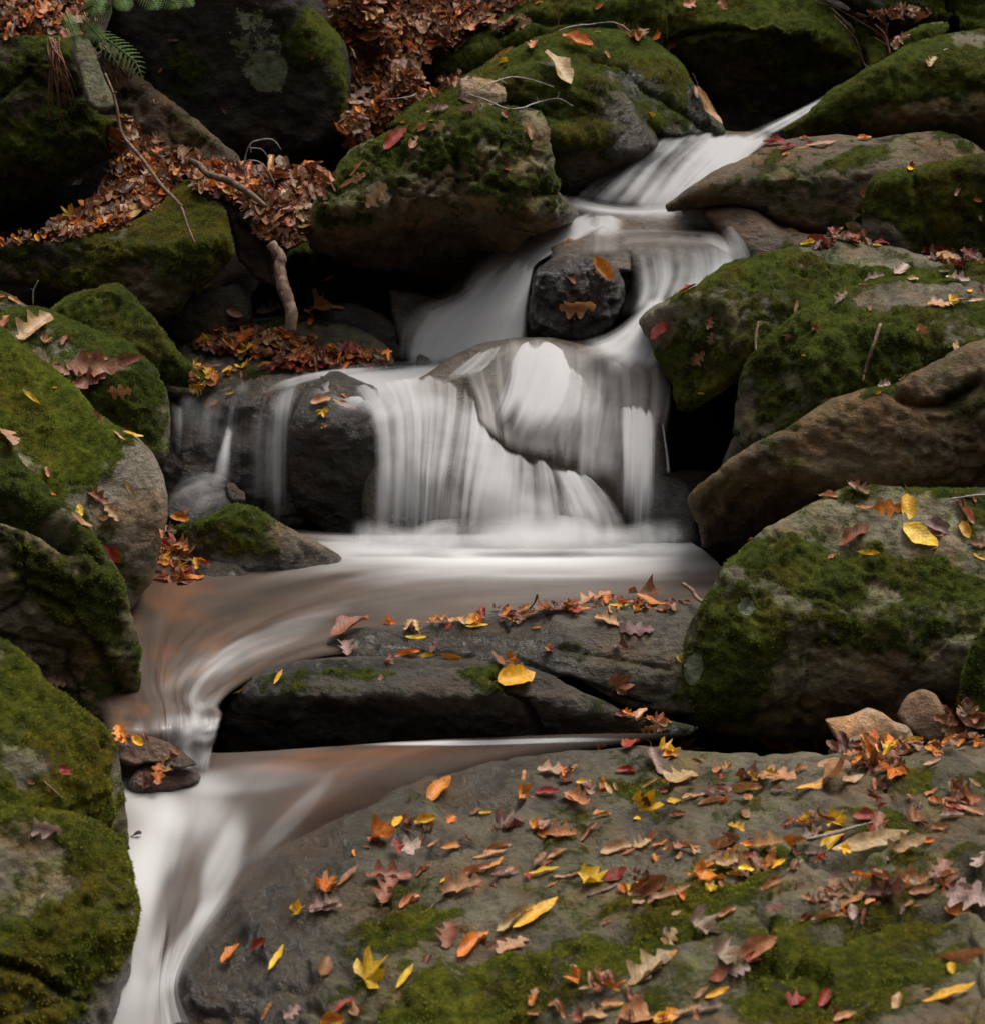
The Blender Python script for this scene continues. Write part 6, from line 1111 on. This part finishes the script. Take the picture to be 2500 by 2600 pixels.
stick('branch', 'long thin pale branch leaning from the pale wedge down across the leafy bank', 'branch', 'A', [(560, 390, 6.75), (600, 480, 6.72), (625, 580, 6.7), (650, 705, 6.68), (755, 840, 6.62), (850, 970, 6.56), (950, 1080, 6.5), (990, 1180, 6.47), (1037, 1297, 6.44)], [.006, .007, .008, .009, .011, .010, .009, .008, .006], M_TWIG,
      subs=[([(950, 1080, 6.5), (970, 1090, 6.48)], [.006, .004]), ([(605, 490, 6.72), (620, 488, 6.7)], [.005, .003])])
stick('branch', 'thick curved brown branch lying over the leafy bank toward the leaf heap', 'branch', 'A', [(1010, 850, 7.0), (1060, 880, 6.98), (1110, 925, 6.94), (1200, 955, 6.9), (1280, 1000, 6.86), (1350, 1045, 6.84), (1420, 1100, 6.84)], [.014, .018, .020, .021, .020, .018, .012], M_BARK, wob=.012, n=8)
stick('log', 'bark stripped crooked log standing below the leaf heap', 'log', 'A', [(1440, 1290, 6.82), (1490, 1370, 6.8), (1485, 1430, 6.78), (1500, 1520, 6.75), (1525, 1600, 6.73), (1545, 1660, 6.71), (1550, 1760, 6.69)], [.026, .034, .036, .035, .036, .034, .030], M_TWIG, wob=.014, n=10)
stick('twig', 'thin arching twig rising from the leaves before the huge dark boulder', 'twig', 'A', [(1312, 970, 6.95), (1300, 870, 6.95), (1330, 770, 6.95), (1380, 745, 6.95), (1450, 742, 6.95), (1495, 795, 6.95)], [.005, .0045, .004, .0035, .003, .002], M_PALE,
      subs=[([(1330, 785, 6.95), (1390, 792, 6.95), (1425, 835, 6.95)], [.003, .002]), ([(1330, 770, 6.95), (1335, 810, 6.95)], [.003, .002])])
stick('twig', 'second low arching twig just right of the taller one in the leaves', 'twig', 'A', [(1320, 850, 6.93), (1380, 860, 6.93), (1430, 910, 6.93), (1462, 975, 6.93)], [.004, .004, .003, .003], M_PALE)
stick('twig', 'small bent twig lowest of the arching twigs in the leaf heap', 'twig', 'A', [(1340, 920, 6.9), (1380, 925, 6.9), (1410, 970, 6.9)], [.004, .003, .003], M_PALE)
stick('twig', 'short upright pale twig behind the green boulders at left', 'twig', 'A', [(178, 1620, 6.2), (180, 1550, 6.2), (205, 1490, 6.2)], [.004, .004, .002], M_PALE, subs=[([(180, 1555, 6.2), (168, 1535, 6.2)], [.002, .001])])
stick('twig', 'long pale forked twig lying below the pale triangular stone', 'twig', 'B', [(820, 500), (900, 528), (1000, 570), (1080, 575), (1190, 542), (1290, 525), (1370, 562)], [.004, .005, .005, .005, .004, .003, .002], M_PALE, d=7.1, off=.03, subs=[([(1285, 525), (1295, 490)], [.003, .002]), ([(1190, 542), (1178, 518)], [.002, .001])])
stick('twig', 'bowed pale twig arching from the pale triangular stone to the big tan leaf', 'twig', 'B', [(850, 485), (940, 440), (1030, 410), (1140, 420), (1270, 460)], [.003, .004, .004, .004, .003], M_PALE, d=7.1, off=.03, subs=[([(970, 415), (1020, 445)], [.003, .002])])
stick('twig', 'curved grey twig lying along the top of the moss capped slab', 'twig', 'B', [(1290, 163), (1350, 140), (1450, 128), (1560, 115), (1610, 125), (1680, 165)], [.003, .004, .004, .004, .004, .002], M_PALE, d=7.9, off=.05)
stick('twig', 'thin upright stem standing on the long green mossy boulder', 'twig', 'B', [(1292, 155, 7.9), (1297, 80, 7.9), (1296, 10, 7.9)], [.003, .002, .002], M_TWIG)
stick('twig', 'fine twig across the leaf covered slope', 'twig', 'B', [(280, 530), (400, 525), (500, 515), (540, 490)], [.003, .004, .004, .002], M_PALE, d=7.9, off=.05)
stick('stick', 'dark wet stick jutting over the left branch of the cascade', 'stick', 'B', [(995, 1192, 6.95), (1080, 1222, 6.95), (1170, 1248, 6.96)], [.004, .009, .008], M_BARK)
stick('twig', 'red brown forked twig beside the small pale perched stone', 'twig', 'C', [(1300, 130, 8.0), (1355, 190, 8.0), (1380, 290, 7.98)], [.005, .006, .006], M_ROOT, subs=[([(1300, 200, 8.0), (1365, 240, 8.0)], [.004, .003]), ([(1355, 190, 8.0), (1370, 120, 8.0)], [.004, .003])])
stick('root', 'long pale root tracing over the crest of the arched mossy boulder', 'root', 'C', [(1080, 80), (1150, 150), (1210, 230), (1240, 330), (1270, 360)], [.005, .006, .005, .004, .003], M_TWIG, d=8.05, off=.01)
stick('root', 'second pale root running right of the arched mossy boulder', 'root', 'C', [(980, 5), (1100, 45), (1250, 130), (1340, 190), (1370, 250)], [.004, .005, .005, .004, .003], M_TWIG, d=8.2, off=.03)
stick('twig', 'thin upright stem in front of the black hollow of the arched boulder', 'twig', 'C', [(196, 215, 8.0), (194, 130, 8.0), (192, 70, 8.0)], [.002, .002, .002], M_TWIG)
stick('stick', 'flat brown bark strip hanging on the left of the undercut boulder', 'stick', 'C', [(665, 1860), (668, 1790), (680, 1725)], [.006, .008, .004], M_TWIG, d=6.1, off=.01)
stick('stick', 'long brown dead stem trailing down the hanging moss', 'stick', 'F', [(1330, 45), (1290, 170), (1250, 290), (1235, 350)], [.008, .009, .008, .004], M_TWIG, d=5.95, off=.012)
stick('stick', 'thin pale dead stem trailing left of the longer one on the hanging moss', 'stick', 'F', [(680, 35), (668, 100), (665, 190)], [.005, .007, .004], M_TWIG, d=6.1, off=.012)
stick('twig', 'white bare twig on the crown of the massive rounded boulder', 'twig', 'F', [(1710, 980), (1750, 972), (1820, 962), (1900, 958)], [.006, .005, .006, .006], M_PALE, off=.012)
stick('stick', 'short broken brown stick poking up behind the layered ledge', 'stick', 'F', [(280, 1430, 5.3), (325, 1465, 5.25), (350, 1505, 5.2), (400, 1532, 5.15)], [.010, .010, .009, .008], M_BARK)
stick('stick', 'thin grey stick lying across the leaves of the foreground slab', 'stick', 'I', [(930, 905), (1050, 880), (1180, 840), (1290, 810)], [.005, .007, .006, .003], M_PALE, off=.02)
stick('twig', 'fine bent twig amid leaves in the middle of the foreground slab', 'twig', 'H', [(610, 1275), (640, 1235), (700, 1215)], [.003, .003, .002], M_BARK, off=.01)
stick('twig', 'dark thin stem standing up from leaves on the layered ledge rim', 'twig', 'E', [(1138, 1562, 5.2), (1165, 1530, 5.2), (1182, 1485, 5.2)], [.004, .004, .006], M_BARK)
stick('twig', 'tiny dark twig tip over the white water at the channel edge', 'twig', 'G', [(685, 892, 4.2), (712, 875, 4.2), (735, 862, 4.2), (752, 868, 4.2)], [.002, .003, .009, .006], M_BARK)
stick('stick', 'dark thin stick between leaves in the centre right of the slab', 'stick', 'H', [(1440, 1210), (1560, 1165), (1700, 1100), (1820, 1040)], [.004, .006, .006, .003], M_BARK, off=.012)
stick('stick', 'straight thin straw on the bright mossy boulder at left', 'stick', 'G', [(230, 595), (280, 640), (335, 690)], [.003, .004, .002], M_TWIG, off=.008)
# red needle-like roots hanging over the lichened boulder
rs = []
for k in range(26):
    x0 = random.uniform(262, 305); y0 = random.uniform(190, 240); L = random.uniform(140, 480); dx = random.uniform(.0, .38) * L
    rs.append(tube([at((x0 + dx * t + 14 * math.sin(t * 4 + k)) * 900 / 1885, (y0 + L * t) * 900 / 1885, 6.92 - .05 * math.sin(t * 3) - random.uniform(0, .03)) for t in (0, .3, .6, 1)], [.0035, .003, .0025, .0012], 4))
V, F_ = join(rs); tag(link('hanging_roots', V, F_, M_ROOT), 'bunch of thin red brown roots hanging over the overhanging lichened boulder', 'roots')
rs = []
for k in range(46):
    x0 = random.uniform(500, 600); y0 = random.uniform(220, 330); L = random.uniform(60, 200); dx = random.uniform(.3, .9) * L
    rs.append(tube([at((x0 + dx * t) * 900 / 1885, (y0 + L * t + 20 * t * t) * 900 / 1885, 7.05 - .05 * math.sin(t * 3)) for t in (0, .5, 1)], [.003, .0025, .001], 4))
V, F_ = join(rs); tag(link('dead_needles', V, F_, M_BARK), 'tangle of dry dead needles between the pale wedge and the slanting slab', 'needles', kind='stuff')
# ferns: fronds of toothed leaflets
def frond(P, W_, parent, n=15):
    W_ *= .72
    P = cr(np.asarray(P, float), n + 1); V = []; F_ = []
    tv, tf = tube(P, [.0035, .0015], 4); V = list(map(tuple, tv)); F_ = list(tf)
    T = np.gradient(P, axis=0); T /= np.linalg.norm(T, axis=1, keepdims=True)
    for i in range(1, n + 1):
        s = i / n; L = W_ * (math.sin(math.pi * min(1, s * .9 + .12)) ** .8) * (1 - .2 * s); t = T[i]
        side = np.cross(t, [.1, -.9, .4]); side /= np.linalg.norm(side)
        for sg in (-1, 1):
            d = side * sg * .86 + t * .5; d /= np.linalg.norm(d); nrm = np.cross(d, t); w = L * .12
            e = np.cross(nrm, d); e /= np.linalg.norm(e) + 1e-9; b = len(V); m = 7
            for j in range(m + 1):
                q = j / m; ww = w * (1 - q) * (1.25 if j % 2 else .7) + .0008
                c = P[i] + d * L * q + np.array([0, 0, -.25 * L * q * q])
                V += [tuple(c - e * ww), tuple(c + e * ww)]
                if j: F_.append((b + 2 * j - 2, b + 2 * j - 1, b + 2 * j + 1, b + 2 * j))
    o = link('frond', V, F_, M_FERN, parent=parent)
    if W_ > .0611: o['label'] = 'long frond hanging down beside the wedge'
def fern(label, base, fronds):
    e = bpy.data.objects.new('fern', None); COL.objects.link(e); e.location = Vector(base); tag(e, label, 'fern', 'ferns at the upper left')
    bpy.context.view_layer.update()
    for pts, wd in fronds: frond([at(x * 900 / 1885, y * 900 / 1885, d) for x, y, d in pts], wd, e)
fern('green fern with one long frond hanging down beside the pale upright wedge', at(250, 60, 7.1), [
    ([(490, 130, 7.05), (560, 200, 6.98), (640, 260, 6.92), (720, 330, 6.88), (765, 430, 6.85)], .085), ([(440, 100, 7.05), (500, 160, 7.0), (560, 230, 6.95)], .06),
    ([(350, 60, 7.05), (370, 110, 7.0), (395, 170, 6.95), (400, 235, 6.93)], .05), ([(470, 80, 7.05), (540, 60, 7.0), (600, 20, 6.98)], .06), ([(430, 60, 7.05), (500, 30, 7.0), (540, 80, 6.95)], .07)])
fern('pale green fern with frond tips dipping in from the top edge', at(330, -60, 7.2), [
    ([(600, -60, 7.1), (640, -20, 7.05), (665, 20, 7.0), (672, 60, 6.97)], .06), ([(720, -80, 7.1), (770, -30, 7.05), (820, 10, 7.0), (838, 55, 6.97)], .06),
    ([(820, -60, 7.1), (880, -10, 7.05), (930, 10, 7.0), (955, 48, 6.97)], .055), ([(900, -60, 7.1), (960, -20, 7.05), (1000, 5, 7.0), (1028, 35, 6.97)], .05), ([(480, -60, 7.1), (510, 0, 7.05), (535, 50, 7.0)], .07)])
